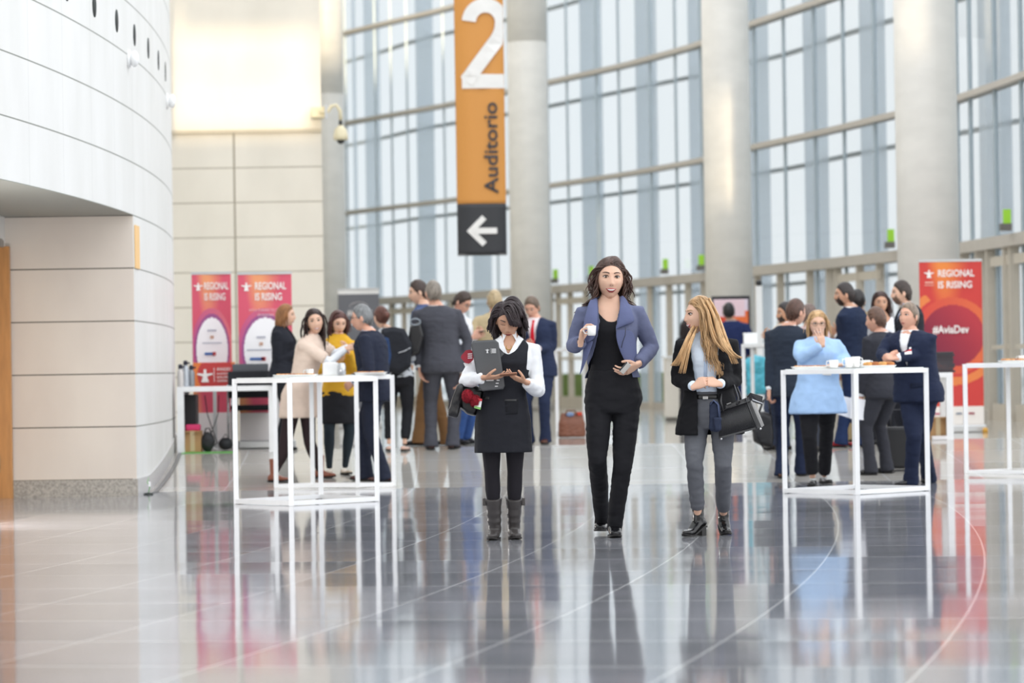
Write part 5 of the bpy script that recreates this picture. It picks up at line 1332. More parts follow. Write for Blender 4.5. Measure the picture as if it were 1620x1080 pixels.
P_beard = person(px=1236, fy=712, top=477, hx=1243, nx=1238, yaw=-60, hyaw=-70, skin='olive', beard='#241d1c', label='bearded man in cream shirt behind the man with the briefcase', hair=(short(L=.03), '#231c1c'),
    wrist=((1214, 535, -.15), (1222, 540, -.2)), wear=[('trousers', '#3a4256', {}), ('shirt', '#dcd2c4', dict(f0=.5)), ('shoes', '#2b2522', {})])
P_pink = person(px=1281, fy=714, top=480, hx=1280, nx=1282, yaw=150, hyaw=140, skin='rosy', label='person in pale pink shirt seen between briefcase man and fair-haired woman', hair=(short(L=.04), '#6b5850'),
    wear=[('trousers', '#3b3f4a', {}), ('shirt', '#dcc2c6', dict(f0=.5)), ('shoes', '#2b2522', {})])
P_blouse = person(px=1293, fy=769, top=490, hx=1293, nx=1294, hipx=1292, sex='f', yaw=6, hyaw=2, hpitch=3, skin='fair', build=1.16, glasses=True, smile=1,
    label='fair-haired woman in loose light blue blouse covering her mouth with her hand', hair=(('long', dict(L=.16, n=620, r=.8, part=-.1, wave=.002, hug=1.14)), '#c4a073'),
    elbow=((1266, 566, -.14), (1337, 569, -.02)), wrist=((1301, 545, -.26), (1328, 577, -.22)), hands=(dict(f=(-.2, .05, .95), p=(0, 1, .1), curl=(8, 15, 12), spread=9), dict(f=(-.95, -.2, 0), p=(0, .3, -1), curl=(15, 25, 20))),
    feet=((1286, 769, None, -12), (1304, 765, None, 20)),
    wear=[('trousers', '#1d1d21', dict(crop=.05, drop=0, hem=.062)), ('shirt', '#c3d6ee', dict(f0=.62, collar=True)), ('top', '#a4c4ea', dict(f0=.415, f1=.838, a=.030, ad=.035, ua=.022, fa=.020, cuff=.008, flare=.16, waist=.95, fold=.006, fs=(7, 7, 7), v=(.77, .035), name='blouse')), ('shoes', '#1a191b', dict(kind='pump', r=.15))])
P_tall = person(px=1348, fy=707, top=446, hx=1337, nx=1347, hipx=1350, yaw=-125, hyaw=-85, skin='tan', beard='#33261f', build=1.05,
    label='tall bearded man in dark navy jacket and red shoes, face turned left', hair=(short(L=.035), '#2b2220'), wrist=((1330, 545, .2), (1322, 528, .0)), elbow=((1355, 560, .2), (1352, 555, -.05)),
    feet=((1330, 707, None, -110), (1366, 706, None, -100)), wear=SUIT('#222d45', '#2a3a60', back=True, shoes='#c22f35'))
P_tan2 = person(px=1361, fy=700, top=457, hx=1357, nx=1360, yaw=175, hyaw=175, skin='tan', label='dark-haired person in khaki half hidden behind the tall navy-jacketed man', hair=(short(L=.03), '#1f1a1a'), wear=SUIT('#c2ad84', back=True))
P_long = person(px=1396, fy=701, top=460, hx=1393, nx=1396, sex='f', yaw=8, hyaw=4, skin='tan', label='woman with long dark hair and white top looking to the camera from behind', hair=(('long', dict(L=.36, n=620, r=.85, part=0, wave=.003, hug=1.12)), '#3c2621'),
    wear=[('trousers', '#2a2c33'), ('top', '#eceef2', dict(f0=.5, scoop=(.78, .09))), ('shoes', '#1c1c1e', dict(kind='pump'))])
P_paper = person(px=1396, fy=751, top=485, hx=1386, nx=1394, hipx=1398, yaw=-142, hyaw=-118, hpitch=4, skin='rosy', build=1.08,
    label='man in charcoal suit holding white papers at his side, back turned', hair=(short(L=.045), '#5f4435'), wrist=((1404, 590, .2), (1362, 628, .0)), elbow=((1420, 560, .15), (1372, 580, -.05)),
    hands=(None, dict(f=(-.15, 0, -1), p=(.2, .9, 0), curl=(35, 45, 30))),
    feet=((1404, 748, None, -120), (1378, 751, None, -105)), wear=SUIT('#35363d', back=True, shoes='#232122'))
P_prof = person(px=1440, fy=712, top=443, hx=1427, nx=1438, yaw=-75, hyaw=-82, skin='fair', beard='#6b5244', label='man in black suit in left profile behind the older man', hair=(short(L=.035), '#33261f'), wrist=((1415, 560, -.1), (1420, 565, .1)),
    wear=SUIT('#262830', shirt='#c3d3ee', v=(.68, .05)))
P_old = person(px=1446, fy=769, top=478, hx=1437, nx=1437, hipx=1451, yaw=-32, hyaw=-42, hpitch=-8, skin='rosy', build=1.2, ndy=-.06, H=1.72,
    label='older man in navy suit leaning on the white table with a name badge', hair=(short(L=.025), '#7d6c5c'), elbow=((1395, 560, -.05), (1462, 558, -.12)), wrist=((1404, 568, -.28), (1417, 566, -.34)),
    hands=(dict(f=(.4, -.5, .3), p=(.4, .5, -.3), curl=(55, 60, 40)), dict(f=(-.9, -.1, .15), p=(0, .6, -.6), curl=(55, 65, 40))),
    feet=((1441, 769, None, -65), (1470, 763, None, -25)), knee=((1446, 690, -.12), (1458, 690, 0)), wear=SUIT('#20283f', shirt='#f2f3f6', v=(.64, .06), shoes='#17161a'))
pxpatch(P_old, 'name_badge', P_old['res']['jacket'], [(1425, 551), (1437, 549), (1437, 560), (1425, 561)], WHITE, off=.008)
pxpatch(P_old, 'badge_band', P_old['res']['jacket'], [(1425, 553.5), (1437, 552), (1437, 555), (1425, 556.5)], plain('#c33a3a'), off=.013)
pxpatch(P_old, 'jacket_pocket', P_old['res']['jacket'], [(1437, 606), (1457, 604), (1457, 612), (1437, 614)], cloth('#1a2136'), off=.004)
pxpatch(P_blouse, 'name_badge', P_blouse['res']['top'], [(1299, 586), (1313, 587), (1313, 594), (1299, 593)], WHITE, off=.006)

# carried things
J = P_bun['J']; t = thing('backpack', 'black and navy backpack worn by the woman with the bun', 'backpack', tuple(J(615, 620, -.25)))
obj('pack_body', blend(sack(P_bun, [(603, 520), (622, 516), (640, 520), (652, 545), (650, 580), (634, 592), (612, 588), (604, 560)], -.26, .22), .012, 6, .004), cloth('#26282e'), t)
obj('side_pocket', blend(sack(P_bun, [(604, 530), (616, 533), (620, 562), (615, 590), (606, 592)], -.34, .10), .012, 5), cloth('#2b3f63'), t)
obj('pack_strap', MB().tube([J(606, 516, -.12), J(611, 535, -.34), J(613, 560, -.37), J(614, 590, -.33)], .018, 8, flat=.4), leather('#5a4034'), t)
obj('reflective_band', MB().tube([J(630, 558, -.385), J(640, 555, -.38), J(649, 550, -.35)], .010, 6, flat=.4), plain('#dfe3e8', .3), t)
t = thing('shoulder_bag', 'dark bag with grey ring handle beside the grey suit\'s left sleeve', 'bag', tuple(J(655, 545, .3)))
obj('bag_body', blend(sack(P_bun, [(648, 515), (666, 508), (672, 530), (664, 560), (650, 565), (645, 540)], -.1, .16), .012, 5), leather('#1f1f22'), t)
obj('ring_handle', MB().tube([J(657 + 8 * math.cos(a), 509 + 5 * math.sin(a), -.2) for a in [2 * PI * k / 16 for k in range(17)]], .009, 6), plain('#8b949c', .35, .3), t)
J = P_glass['J']; t = thing('phone', 'dark phone held by the man in glasses', 'phone', tuple(J(765, 530, -.1))); obj('phone_body', MB().box(J(763, 524, -.12), (.075, .14, .01)), plain('#1c1d20', .2), t, bevel=.003, smooth=False); obj('phone_screen', MB().box(J(763, 524, -.12) + V((0, 0, .006)), (.066, .125, .002)), plain('#2b3238', .1), t, smooth=False)
J = P_bag['J']; t = thing('briefcase', 'black soft briefcase hanging from the hand of the man in the dark blazer', 'bag', tuple(J(1206, 712, .0)))
obj('case_body', blend(sack(P_bag, [(1193, 656), (1206, 650), (1221, 655), (1224, 690), (1222, 708), (1206, 706), (1192, 698), (1189, 675)], 0, .16), .01, 5, .003), leather('#1b1b1e', .5), t)
obj('case_handle', MB().tube([J(1200, 655, -.05), J(1207, 634, -.02), J(1215, 627, 0), J(1217, 640, 0), J(1219, 656, -.03)], .011, 8), leather('#1b1b1e'), t)
obj('shoulder_strap', MB().tube([J(1195, 660, .05), J(1198, 690, -.1), J(1208, 709, -.09), J(1219, 708, -.05), J(1223, 680, .0)], .012, 6, flat=.5), cloth('#232327'), t)
J = P_paper['J']; t = thing('papers', 'sheaf of white papers held by the man in charcoal suit', 'papers', tuple(J(1352, 660, -.05)))
obj('sheet', pxbox(P_paper, [(1325, 624), (1349, 630), (1347, 662), (1325, 655)], -.02, .006), plain('#e3e8f2', .7), t, smooth=False)
obj('sheet', pxbox(P_paper, [(1346, 628), (1379, 634), (1379, 666), (1345, 662)], -.06, .006), plain('#eff0f4', .7), t, smooth=False)

# ------------------------------------------------------------------ tables
frame_m = plain('#f0f1f2', .3)
def high_table(legs, lab, hgt=1.10):
    c = sum(legs, V((0, 0, 0))) / 4; zb = min(l.z for l in legs); c.z = zb
    t = thing('high_table', lab, 'table', tuple(c), 'white cube-frame standing tables')
    L = [V((l.x, l.y, zb)) for l in legs]; wd = .042
    for l in L: obj('leg', MB().box(l + V((0, 0, hgt / 2)), (wd, wd, hgt - .002)), frame_m, t, smooth=False)
    for z, nm_ in ((.024, 'base_rail'), (hgt - .021, 'top_rail')):
        for i in range(4):
            a, b_ = L[i] + V((0, 0, z)), L[(i + 1) % 4] + V((0, 0, z)); obj(nm_, MB().bar(a, b_, .038), frame_m, t, smooth=False)
    k = .97; q = [c + (l - c) * k + V((0, 0, hgt)) for l in L]
    obj('tabletop', MB().prism(q, (0, 0, -.004), (0, 0, .006)), plain('#dfe3e2', .12), t, smooth=False)
    return t, c, zb + hgt + .007
fl2 = lambda *a: [floor_at(x, y) for x, y in a]
TA = high_table(fl2((374, 797), (461, 800), (597, 793), (508, 789)), 'nearer left cube-frame table with a snack tray, white steel')
TB = high_table(fl2((437, 771), (566, 771), (623, 768), (495, 766)), 'farther left cube-frame table, white steel, with napkin box')
c3 = fl2((1242, 780), (1357, 782.5), (1468, 776)); c3.append(c3[0] + c3[2] - c3[1])
TC = high_table(c3, 'cube-frame table with croissants and cups, white steel, at which the older man leans')
d3 = fl2((1529, 748), (1640, 750), (1597, 741)); d4 = d3[1] + d3[2] - d3[0]
TD = high_table([d3[0], d3[1], d4, d3[2]], 'white cube-frame table cut by the right edge of the photo')
e3 = fl2((882, 688), (940, 689), (985, 684), (925, 683)); TE = high_table(e3, 'far cube-frame table behind the tall woman\'s raised arm')
pastry = mat('baked_pastry', '#c98a4a', .6, bump=.5, bscale=60, var=.35, vscale=30)
def plate(T, x0, x1, lab, kind, depth=.26, n=14, dyf=0.0, dark=False, grp=None):
    z = T[2]; D = T[1].y + dyf; a = pt(x0, 590, D).x; b_ = pt(x1, 590, D).x; c = V(((a + b_) / 2, D, z))
    t = thing('snack_tray', lab, 'tray', tuple(c), grp)
    w_ = b_ - a
    m = MB().prism([c + V((-w_ / 2 + .02, -depth / 2, 0)), c + V((w_ / 2 - .02, -depth / 2, 0)), c + V((w_ / 2 - .02, depth / 2, 0)), c + V((-w_ / 2 + .02, depth / 2, 0))], (0, 0, 0), (0, 0, .006))
    m.loft([(c + V((0, 0, .004)), X3 * (w_ / 2 - .015), Y3 * (depth / 2)), (c + V((0, 0, .02)), X3 * w_ / 2, Y3 * (depth / 2 + .015)), (c + V((0, 0, .022)), X3 * w_ / 2, Y3 * (depth / 2 + .015)), (c + V((0, 0, .010)), X3 * (w_ / 2 - .02), Y3 * (depth / 2))], 28, sup=6)
    obj('tray', m, china if not dark else plain('#7a5a44', .5), t, smooth=False)
    return t, c, w_
def snacks(T, x0, x1, lab, kind, n, dyf=0.0, grp='', rows=3):
    t, c, w_ = plate(T, x0, x1, lab, kind, dyf=dyf, grp=None)
    first = None; k = 0
    for r in range(rows):
        for i in range(n):
            x = -w_ / 2 + .035 + (w_ - .07) * (i + .5) / n + random.uniform(-.006, .006); y = -.09 + .09 * r + random.uniform(-.008, .008)
            p = c + V((x, y, .0145)); m = MB(); pm = mat('baked_pastry', random.choice(['#c98a4a', '#b9733a', '#d39b58', '#a9642f']), .6, bump=.5, bscale=60, var=.3, vscale=30)
            if kind == 'croissant':
                a = random.uniform(-.5, .5); pp = []; rr = []
                for q in range(9):
                    u = (q - 4) / 4; pp.append(p + V((u * .042, .018 * u * u - .01, .018)) ); rr.append(.006 + .016 * (1 - u * u) ** .7 + .0018 * (q % 2))
                m.tube(pp, rr, 10)
            elif kind == 'roll': m.ball(p + V((0, 0, .012)), (.024, .030, .014), 12, 8)
            else: m.ball(p + V((0, 0, .008)), (.015, .018, .009), 10, 6)
            o = obj('croissant' if kind == 'croissant' else 'pastry', m, pm)
            tag(o, lab_s[kind] , 'pastry', grp)
lab_s = dict(croissant='golden croissant in a row on the white tray by the older man', small='small baked pastry bite on the front left table tray', small2='small baked pastry bite on the tray right of the napkin box', flat='flat pastry piece on the tray before the woman in blue blouse', roll='pastry bite on the tray of the table at the right edge', far='pastry bite on the far table behind the tall woman')
snacks(TA, 432, 503, 'white tray of small pastries on the front left table', 'small', 13, grp='pastries on the front left tray')
snacks(TB, 560, 613, 'white tray of small pastries right of the napkin box', 'small2', 9, grp='pastries on the tray right of the napkin box')
snacks(TC, 1361, 1417, 'white tray of croissants in front of the older man', 'croissant', 4, dyf=-.08, grp='croissants on the tray', rows=2)
snacks(TC, 1252, 1312, 'flat tray of pastries before the woman in blue blouse', 'flat', 9, dyf=.02, grp='flat pastries by the woman in blue blouse')
snacks(TD, 1580, 1640, 'white tray of pastries on the table at the right edge', 'roll', 8, dyf=-.05, grp='pastries on the right edge table')
snacks(TE, 893, 930, 'tray of pastries on the far table behind the tall woman', 'far', 6, grp='pastries on the far table')
def cup_thing(T, px, lab, r=.034, h=.06, dyf=0, side=-1, z=0, grp=None, handle=True):
    D = T[1].y + dyf; c = V((pt(px, 580, D).x, D, T[2] + z)); t = thing('coffee_cup', lab, 'cup', tuple(c), grp)
    obj('saucer', MB().lathe(c, [(.035, 0), (.065, .008), (.066, .010), (.03, .006)], 20), china, t) if z == 0 and handle else None
    cup(c + V((0, 0, .008 if z == 0 else 0)), r, h, china, t, side, handle=handle)
cup_thing(TA, 490, 'white coffee cup behind the pastry tray on the front left table', dyf=.22)
cup_thing(TC, 1319, 'white coffee cup at the hand of the woman in blue blouse', r=.042, h=.068, dyf=-.12)
cup_thing(TC, 1343, 'tall stack-like white cup left of the croissants', r=.036, h=.088, dyf=.1)
cup_thing(TC, 1354, 'large white mug between the two other cups and the croissants', r=.040, h=.095, dyf=.16, side=1)
cup_thing(TC, 1369, 'low white cup directly behind the croissants', r=.045, h=.062, dyf=.2, side=1)
cup_thing(TD, 1617, 'white cup at the right edge of the photo', dyf=.1)
c = V((pt(523, 590, TB[1].y).x, TB[1].y, TB[2])); t = thing('napkin_box', 'square white napkin dispenser on the farther left table', 'dispenser', tuple(c))
obj('box', MB().box(c + V((0, 0, .06)), (.15, .12, .12)), WHITE, t, bevel=.004, smooth=False); obj('napkins', MB().box(c + V((0, 0, .122)), (.11, .09, .01)), plain('#fafafa', .9), t, smooth=False)
c = V((pt(538, 590, TB[1].y).x + .02, TB[1].y - .12, TB[2])); o = obj('sugar_jar', MB().lathe(c, [(.036, 0), (.042, .01), (.042, .09), (.036, .10), (.036, .115), (.0, .118)], 24), plain('#c9ccd0', .2, .5)); tag(o, 'silver-white sugar jar beside the napkin dispenser', 'jar')

def desk(x0, x1, fy, top, lab, dpt=.7, legw=.075):
    a = floor_at(x0, fy); b_ = V((pt(x1, fy, a.y).x, a.y, a.z)); h = pt(x0, top, a.y).z - a.z
    t = thing('desk', lab, 'desk', ((a.x + b_.x) / 2, a.y + dpt / 2, a.z), 'white office desks')
    for x in (a.x + legw / 2, b_.x - legw / 2):
        for y in (a.y + legw / 2, a.y + dpt - legw / 2): obj('leg', MB().box((x, y, a.z + (h - .05) / 2), (legw, legw, h - .05)), frame_m, t, smooth=False)
    obj('desktop', MB().box(((a.x + b_.x) / 2, a.y + dpt / 2, a.z + h - .0275), (b_.x - a.x, dpt, .055)), frame_m, t, bevel=.004, smooth=False)
    return a, b_, h, t
dk = desk(281, 437, 717, 612, 'long white desk at the left with flasks on it and boxes under it')
dk2 = desk(1441, 1509, 696, 590, 'white desk before the right banner with black folders stacked on it', dpt=.6)
a, b_, h, _ = dk
for i, (px, hh, col, lb) in enumerate(((287, .20, '#c9c5c2', 'leftmost'), (294, .24, '#b9bfc6', 'middle'), (302, .19, '#8a8f94', 'rightmost'))):
    c = V((pt(px, 600, a.y + .3).x, a.y + .2 + .08 * i, a.z + h)); t = thing('vacuum_flask', 'steel vacuum flask on the white desk at left, %s of three' % lb, 'flask', tuple(c), 'flasks on the left desk')
    obj('flask_body', MB().lathe(c, [(.036, 0), (.037, .01), (.037, hh * .8), (.022, hh)], 18), plain(col, .3, .3), t); obj('flask_lid', MB().lathe(c + V((0, 0, hh)), [(.024, 0), (.024, .04), (.012, .05)], 16).box(c + V((.03, 0, hh + .02)), (.04, .018, .018)), plain('#1e2030', .4), t)
fz = a.z
def on_floor(px, y): return V((pt(px, 700, y).x, y, zfloor(y)))
c = on_floor(300, a.y + .45); t = thing('computer_tower', 'black computer tower under the left desk', 'computer', tuple(c)); obj('case', MB().box(c + V((0, 0, .42)), (.18, .35, .40)), plain('#1c1d21', .5), t, bevel=.005, smooth=False); obj('stand', MB().box(c + V((0, 0, .11)), (.2, .35, .22)), plain('#2b2d33', .7), t, smooth=False)
card_m = mat('cardboard', '#b58e63', .85, var=.08)
def carton(c, d, lab, band=None):
    t = thing('cardboard_box', lab, 'box', tuple(c)); obj('box', MB().box(c + V((0, 0, d[2] / 2)), d), card_m, t, smooth=False)
    obj('flap', MB().box(c + V((-d[0] * .3, -d[1] / 2 - .03, d[2] - .01)), (d[0] * .38, .07, .005)).box(c + V((d[0] * .3, -d[1] / 2 - .03, d[2] - .01)), (d[0] * .38, .07, .005)), card_m, t, smooth=False)
    obj('tape', MB().box(c + V((0, 0, d[2] + .001)), (.05, d[1], .002)).box(c + V((0, -d[1] / 2 - .001, d[2] * .5)), (.05, .002, d[2] * .96)), plain('#c9b48f', .3), t, smooth=False)
    return t
c = on_floor(306, a.y + .18); carton(c, (.19, .22, .23), 'brown cardboard box under the left desk')
o = obj('pink_folder', blend(MB().box(c + V((.0, 0, .265)), (.16, .18, .07)), .012, 3), plain('#d0356a', .6)); tag(o, 'bright pink folder bundle on the cardboard box under the desk', 'folder')
c = on_floor(329, a.y + .1); t = thing('tote_bag', 'small black bag on the floor right of the cardboard box', 'bag', tuple(c)); obj('bag_body', blend(MB().ball(c + V((0, 0, .11)), (.075, .07, .11)), .012, 4, .006), leather('#1e1f22', .6), t); obj('bag_handle', MB().tube([c + V((-.04, 0, .2)), c + V((-.02, 0, .26)), c + V((.02, 0, .26)), c + V((.04, 0, .2))], .008, 6), leather('#1e1f22', .6), t)
c = on_floor(357, a.y + .35); t = thing('camera_bag', 'dark rounded pouch on the floor behind the chair leg', 'bag', tuple(c)); obj('pouch', blend(MB().ball(c + V((0, 0, .07)), (.08, .07, .07)), .012, 3, .004), leather('#222428', .6), t); obj('pouch_strap', MB().tube([c + V((-.06, 0, .1)), c + V((0, 0, .18)), c + V((.06, 0, .1))], .006, 6), leather('#222428', .6), t)
for (pts_, lb, r) in ((((324, 625), (328, 655), (340, 690), (344, 700), (330, 712)), 'black cable hanging from the left desk to the floor', .006), (((346, 625), (345, 655), (336, 680), (331, 700)), 'thin cable hanging behind the left desk', .005), (((294, 714), (305, 706), (318, 712), (330, 706), (345, 715)), 'white cable lying on the green tape', .008)):
    q = [pt(x, y, a.y + .32) for x, y in pts_]; q = [V((p.x, p.y, max(p.z, zfloor(p.y) + .01))) for p in q]
    o = obj('cable', MB().tube(q, r, 6), plain('#e6e6e6' if 'white' in lb else '#2a2b2e', .5)); tag(o, lb, 'cable')
gt = MB(); g0 = on_floor(283, a.y - .05); g1_ = on_floor(372, a.y - .05); gt.prism([g0, g1_, g1_ + V((0, .12, .01)), g0 + V((0, .12, .01))], (0, 0, .001), (0, 0, .006)); o = obj('green_tape', gt, plain('#63b052', .6), smooth=False); tag(o, 'strip of green tape on the floor before the left desk', 'tape')
# chair behind the desk
c = on_floor(400, a.y + .92); t = thing('chair', 'black cantilever office chair with chrome legs behind the left desk', 'chair', tuple(c)); blk2 = cloth('#2b2c30'); chrome = plain('#c6c9cc', .2, .8)
obj('seat', blend(MB().box(c + V((0, 0, .46)), (.46, .46, .06)), .014, 4), blk2, t)
obj('backrest', blend(MB().box(c + V((0, -.24, .72)), (.50, .05, .30)), .014, 4), blk2, t)
obj('back_panel', MB().box(c + V((0, -.22, .90)), (.40, .03, .10)), plain('#55585e', .6), t, bevel=.01, smooth=False)
for sg in (-1, 1):
    obj('leg', MB().tube([c + V((sg * .25, -.25, .72)), c + V((sg * .25, -.24, .46)), c + V((sg * .25, -.26, .02))], .014, 8), chrome, t)
    obj('leg', MB().tube([c + V((sg * .25, .24, .64)), c + V((sg * .25, .24, .3)), c + V((sg * .25, .26, .02))], .014, 8), chrome, t)
    obj('armrest', MB().tube([c + V((sg * .25, -.24, .65)), c + V((sg * .25, .24, .66))], .018, 8), blk2, t)
# folders on the right desk, boxes
a2, b2, h2, _ = dk2
for i in range(9):
    c = V((pt(1490 + random.uniform(-1.5, 1.5), 600, a2.y + .3).x, a2.y + .3 + random.uniform(-.01, .01), a2.z + h2 + .0255 * i)); o = obj('folio_case', MB().box(c + V((0, 0, .0125)), (.24, .32, .024)), mat('felt', '#3c3e42', .8, var=.05), smooth=False, bevel=.005)
    tag(o, 'dark grey folio case in the stack on the right desk', 'folio', 'stacked folio cases')
c = on_floor(1482, a2.y + .25); carton(c, (.24, .3, .24), 'brown cardboard box under the right desk')
c = on_floor(1486, a2.y + .02); o = obj('paper_stack', MB().box(c + V((0, 0, .02)), (.16, .1, .04)), plain('#e8e4e4', .8), smooth=False); tag(o, 'flat white paper stack in front of the right cardboard box', 'papers')

# ------------------------------------------------------------------ printed stands
c_red, c_or, c_dk, c_pk = hx('#d2413f'), hx('#e8843f'), hx('#8f2140'), hx('#e0697a')
def swirl(u, v, a, b):
    t = .5 + .5 * math.sin(3.1 * u + 5.2 * v + 1.5 * math.sin(4 * u)); q = .5 + .5 * math.sin(2.2 * v - 4.5 * u + 1); return mixc(a, b, max(0, t * q * 1.4 - .35))
def banner_right(u, v):
    x = (u - .50) * .77; y = (v - .545) * 2.05; r = math.hypot(x - .02, y)
    if v < .115: return hx('#efe9e2')
    if r < .385: return mixc(hx('#7c1a38'), hx('#b93440'), (x + y * .7 + .4) / .8)
    if r < .48: return mixc(hx('#d3433c'), hx('#e2703f'), .5 + x)
    if .52 < r < .62 and (x + y) < .2: return mixc(c_red, hx('#f0a548'), .65)
    return swirl(u, v, hx('#cf3d38'), hx('#ee8b3e'))
def banner_pink(cut_):
    def f(u, v):
        x = (u - .50); y = (v - .545) * 2.6
        if v < .165: return hx('#ece7e6')
        r = math.hypot(x / .40, y / .50)
        if cut_ and r < 1 and v < .42: r = 1.2
        if r < 1: return hx('#fbfafc')
        if r < 1.12: return hx('#a0558f')
        if r < 1.3: return mixc(hx('#c6588a'), hx('#e87a82'), u)
        return swirl(u, v, hx('#dd5a72'), hx('#f0a070'))
    return f
def star_logo(O, s):                            # little standing figure with spread arms
    q = lambda x, z: O + V((x * s, 0, z * s))
    return MB().prism([q(-.5, -.9), q(.5, -.9), q(.28, -.15), q(1.1, .12), q(.95, .3), q(.22, .22), q(.16, .42), q(.2, .7), q(0, .85), q(-.2, .7), q(-.16, .42), q(-.22, .22), q(-.95, .3), q(-1.1, .12), q(-.28, -.15)], (0, 0, 0), (0, -.003, 0))
def roll_up(x0, x1, ytop, ybase, lab, fn, lines, D=None, name='roll_up_banner', slant=0.0):
    b0 = floor_at((x0 + x1) / 2, ybase); D = b0.y; z0 = b0.z + .09
    l = pt(x0, (ytop + ybase) / 2, D).x; r = pt(x1, (ytop + ybase) / 2, D).x; zt = pt((x0 + x1) / 2, ytop, D).z; wd = r - l; ht = zt - z0
    t = thing(name, lab, 'banner', ((l + r) / 2, D, b0.z), 'roll-up banners' if name == 'roll_up_banner' else None)
    O = V((l, D, z0)); sheet('printed_sheet', O, X3, Z3, -Y3, wd, ht, 70, 150, fn, t, curve=lambda u, v: .006 * math.sin(u * 7))
    alu = plain('#c9cbcc', .3, .6)
    obj('cassette', MB().box(((l + r) / 2, D + .02, b0.z + .045), (wd + .04, .2, .09)), alu, t, bevel=.015, smooth=False)
    obj('top_rail', MB().box(((l + r) / 2, D + .005, zt + .008), (wd + .01, .03, .03)), alu, t, smooth=False)
    obj('support_pole', MB().tube([V(((l + r) / 2, D + .06, b0.z + .05)), V(((l + r) / 2, D + .03, zt))], .012, 8), alu, t)
    for (s_, u, v, hh, ww, col, bold) in lines:
        obj('printed_text', text_mb(s_, O + V((u * wd, -.012, v * ht)), X3, Z3, -Y3, height=hh, width=ww * wd, bold=bold), plain(col, .6), t, smooth=False)
    return t, O, wd, ht
wh = '#f7f1ee'
t, O, wd, ht = roll_up(1456, 1555, 413, 684, 'red roll-up banner with a dark circle at the right', banner_right, [('REGIONAL', .30, .905, .085, .58, wh, .02), ('IS RISING', .30, .835, .085, .54, wh, .02), ('#AviaDev', .20, .555, .105, .58, wh, .02)])
obj('white_logo', star_logo(O + V((wd * .155, -.012, ht * .925)), .055), plain(wh, .6), t, smooth=False)
obj('small_print', MB().box(O + V((wd * .155, -.012, ht * .872)), (.10, .003, .016)).box(O + V((wd * .155, -.012, ht * .855)), (.11, .003, .008)), plain('#f0b9a8', .6), t, smooth=False)
for (u, col) in ((.25, '#c2607a'), (.6, '#7a8596'), (.8, '#a2364a')): obj('sponsor_mark', MB().box(O + V((wd * u, -.012, ht * .07)), (.07, .003, .02)), plain(col, .6), t, smooth=False)
o = obj('yellow_marker', MB().lathe(on_floor(1559, O.y - .25), [(.035, 0), (.03, .05), (.01, .06)], 14), plain('#d9a441', .5)); tag(o, 'small yellow and blue object on the floor at the foot of the right banner', 'marker')
t, O, wd, ht = roll_up(378, 463, 433, 709, 'wider pink roll-up banner behind the woman with the bob', banner_pink(False), [('REGIONAL', .32, .905, .085, .58, wh, .02), ('IS RISING', .32, .84, .085, .50, wh, .02), ('WITH THANKS TO OUR', .20, .775, .028, .62, '#f3c9cf', .0), ('SPONSORS', .36, .745, .028, .3, '#f3c9cf', .0)])
obj('white_logo', star_logo(O + V((wd * .16, -.012, ht * .925)), .055), plain(wh, .6), t, smooth=False)
for (u, v, w_, h_, col) in ((.42, .62, .1, .02, '#b8b8c4'), (.42, .58, .04, .035, '#c9a18c'), (.40, .545, .3, .012, '#b9bcc8'), (.34, .49, .16, .03, '#4c6fae'), (.46, .49, .05, .04, '#c2414b'), (.34, .40, .16, .03, '#a3a9b5'), (.42, .36, .14, .025, '#77a9d6')):
    obj('sponsor_mark', MB().box(O + V((wd * u, -.012, ht * v)), (w_, .003, h_)), plain(col, .6), t, smooth=False)
t, O, wd, ht = roll_up(305, 367, 433, 709, 'narrower pink roll-up banner at the far left', banner_pink(True), [('REGIONAL', .32, .905, .085, .62, wh, .02), ('IS RISING', .32, .84, .085, .54, wh, .02)])
obj('white_logo', star_logo(O + V((wd * .17, -.012, ht * .925)), .05), plain(wh, .6), t, smooth=False)
for (u, v, w_, h_, col) in ((.5, .66, .1, .02, '#b8b8c4'), (.5, .62, .04, .035, '#c9a18c'), (.5, .585, .22, .012, '#b9bcc8'), (.42, .52, .1, .03, '#4c6fae'), (.55, .52, .04, .04, '#c2414b'), (.5, .46, .12, .02, '#a3a9b5')):
    obj('sponsor_mark', MB().box(O + V((wd * u, -.012, ht * v)), (w_, .003, h_)), plain(col, .6), t, smooth=False)
# orange sign panel standing in front of the left banner
Dq = O.y - .35; l = pt(306, 594, Dq).x; r = pt(372, 594, Dq).x; z0 = pt(340, 613, Dq).z; z1 = pt(340, 573, Dq).z
t = thing('desk_sign', 'orange-red sign panel in front of the leftmost pink banner', 'sign', ((l + r) / 2, Dq, zfloor(Dq)))
def sign_fn(u, v): 
    r_ = math.hypot((u - .55) * 1.65, v - .5); return hx('#c83f3e') if r_ < .75 else hx('#e8803f')
sheet('printed_sheet', V((l, Dq, z0)), X3, Z3, -Y3, r - l, z1 - z0, 60, 40, sign_fn, t)
obj('post', MB().box(((l + r) / 2, Dq + .03, (z1 + zfloor(Dq)) / 2), (.04, .03, z1 - zfloor(Dq))).box(((l + r) / 2, Dq + .03, zfloor(Dq) + .01), (.3, .24, .02)), plain('#c9cbcc', .3, .6), t, smooth=False)
O = V((l, Dq - .008, z0)); wd = r - l
obj('white_logo', star_logo(O + V((wd * .28, 0, .14)), .085), plain(wh, .6), t, smooth=False)
obj('divider', MB().box(O + V((wd * .5, 0, .145)), (.006, .003, .16)), plain(wh, .6), t, smooth=False)
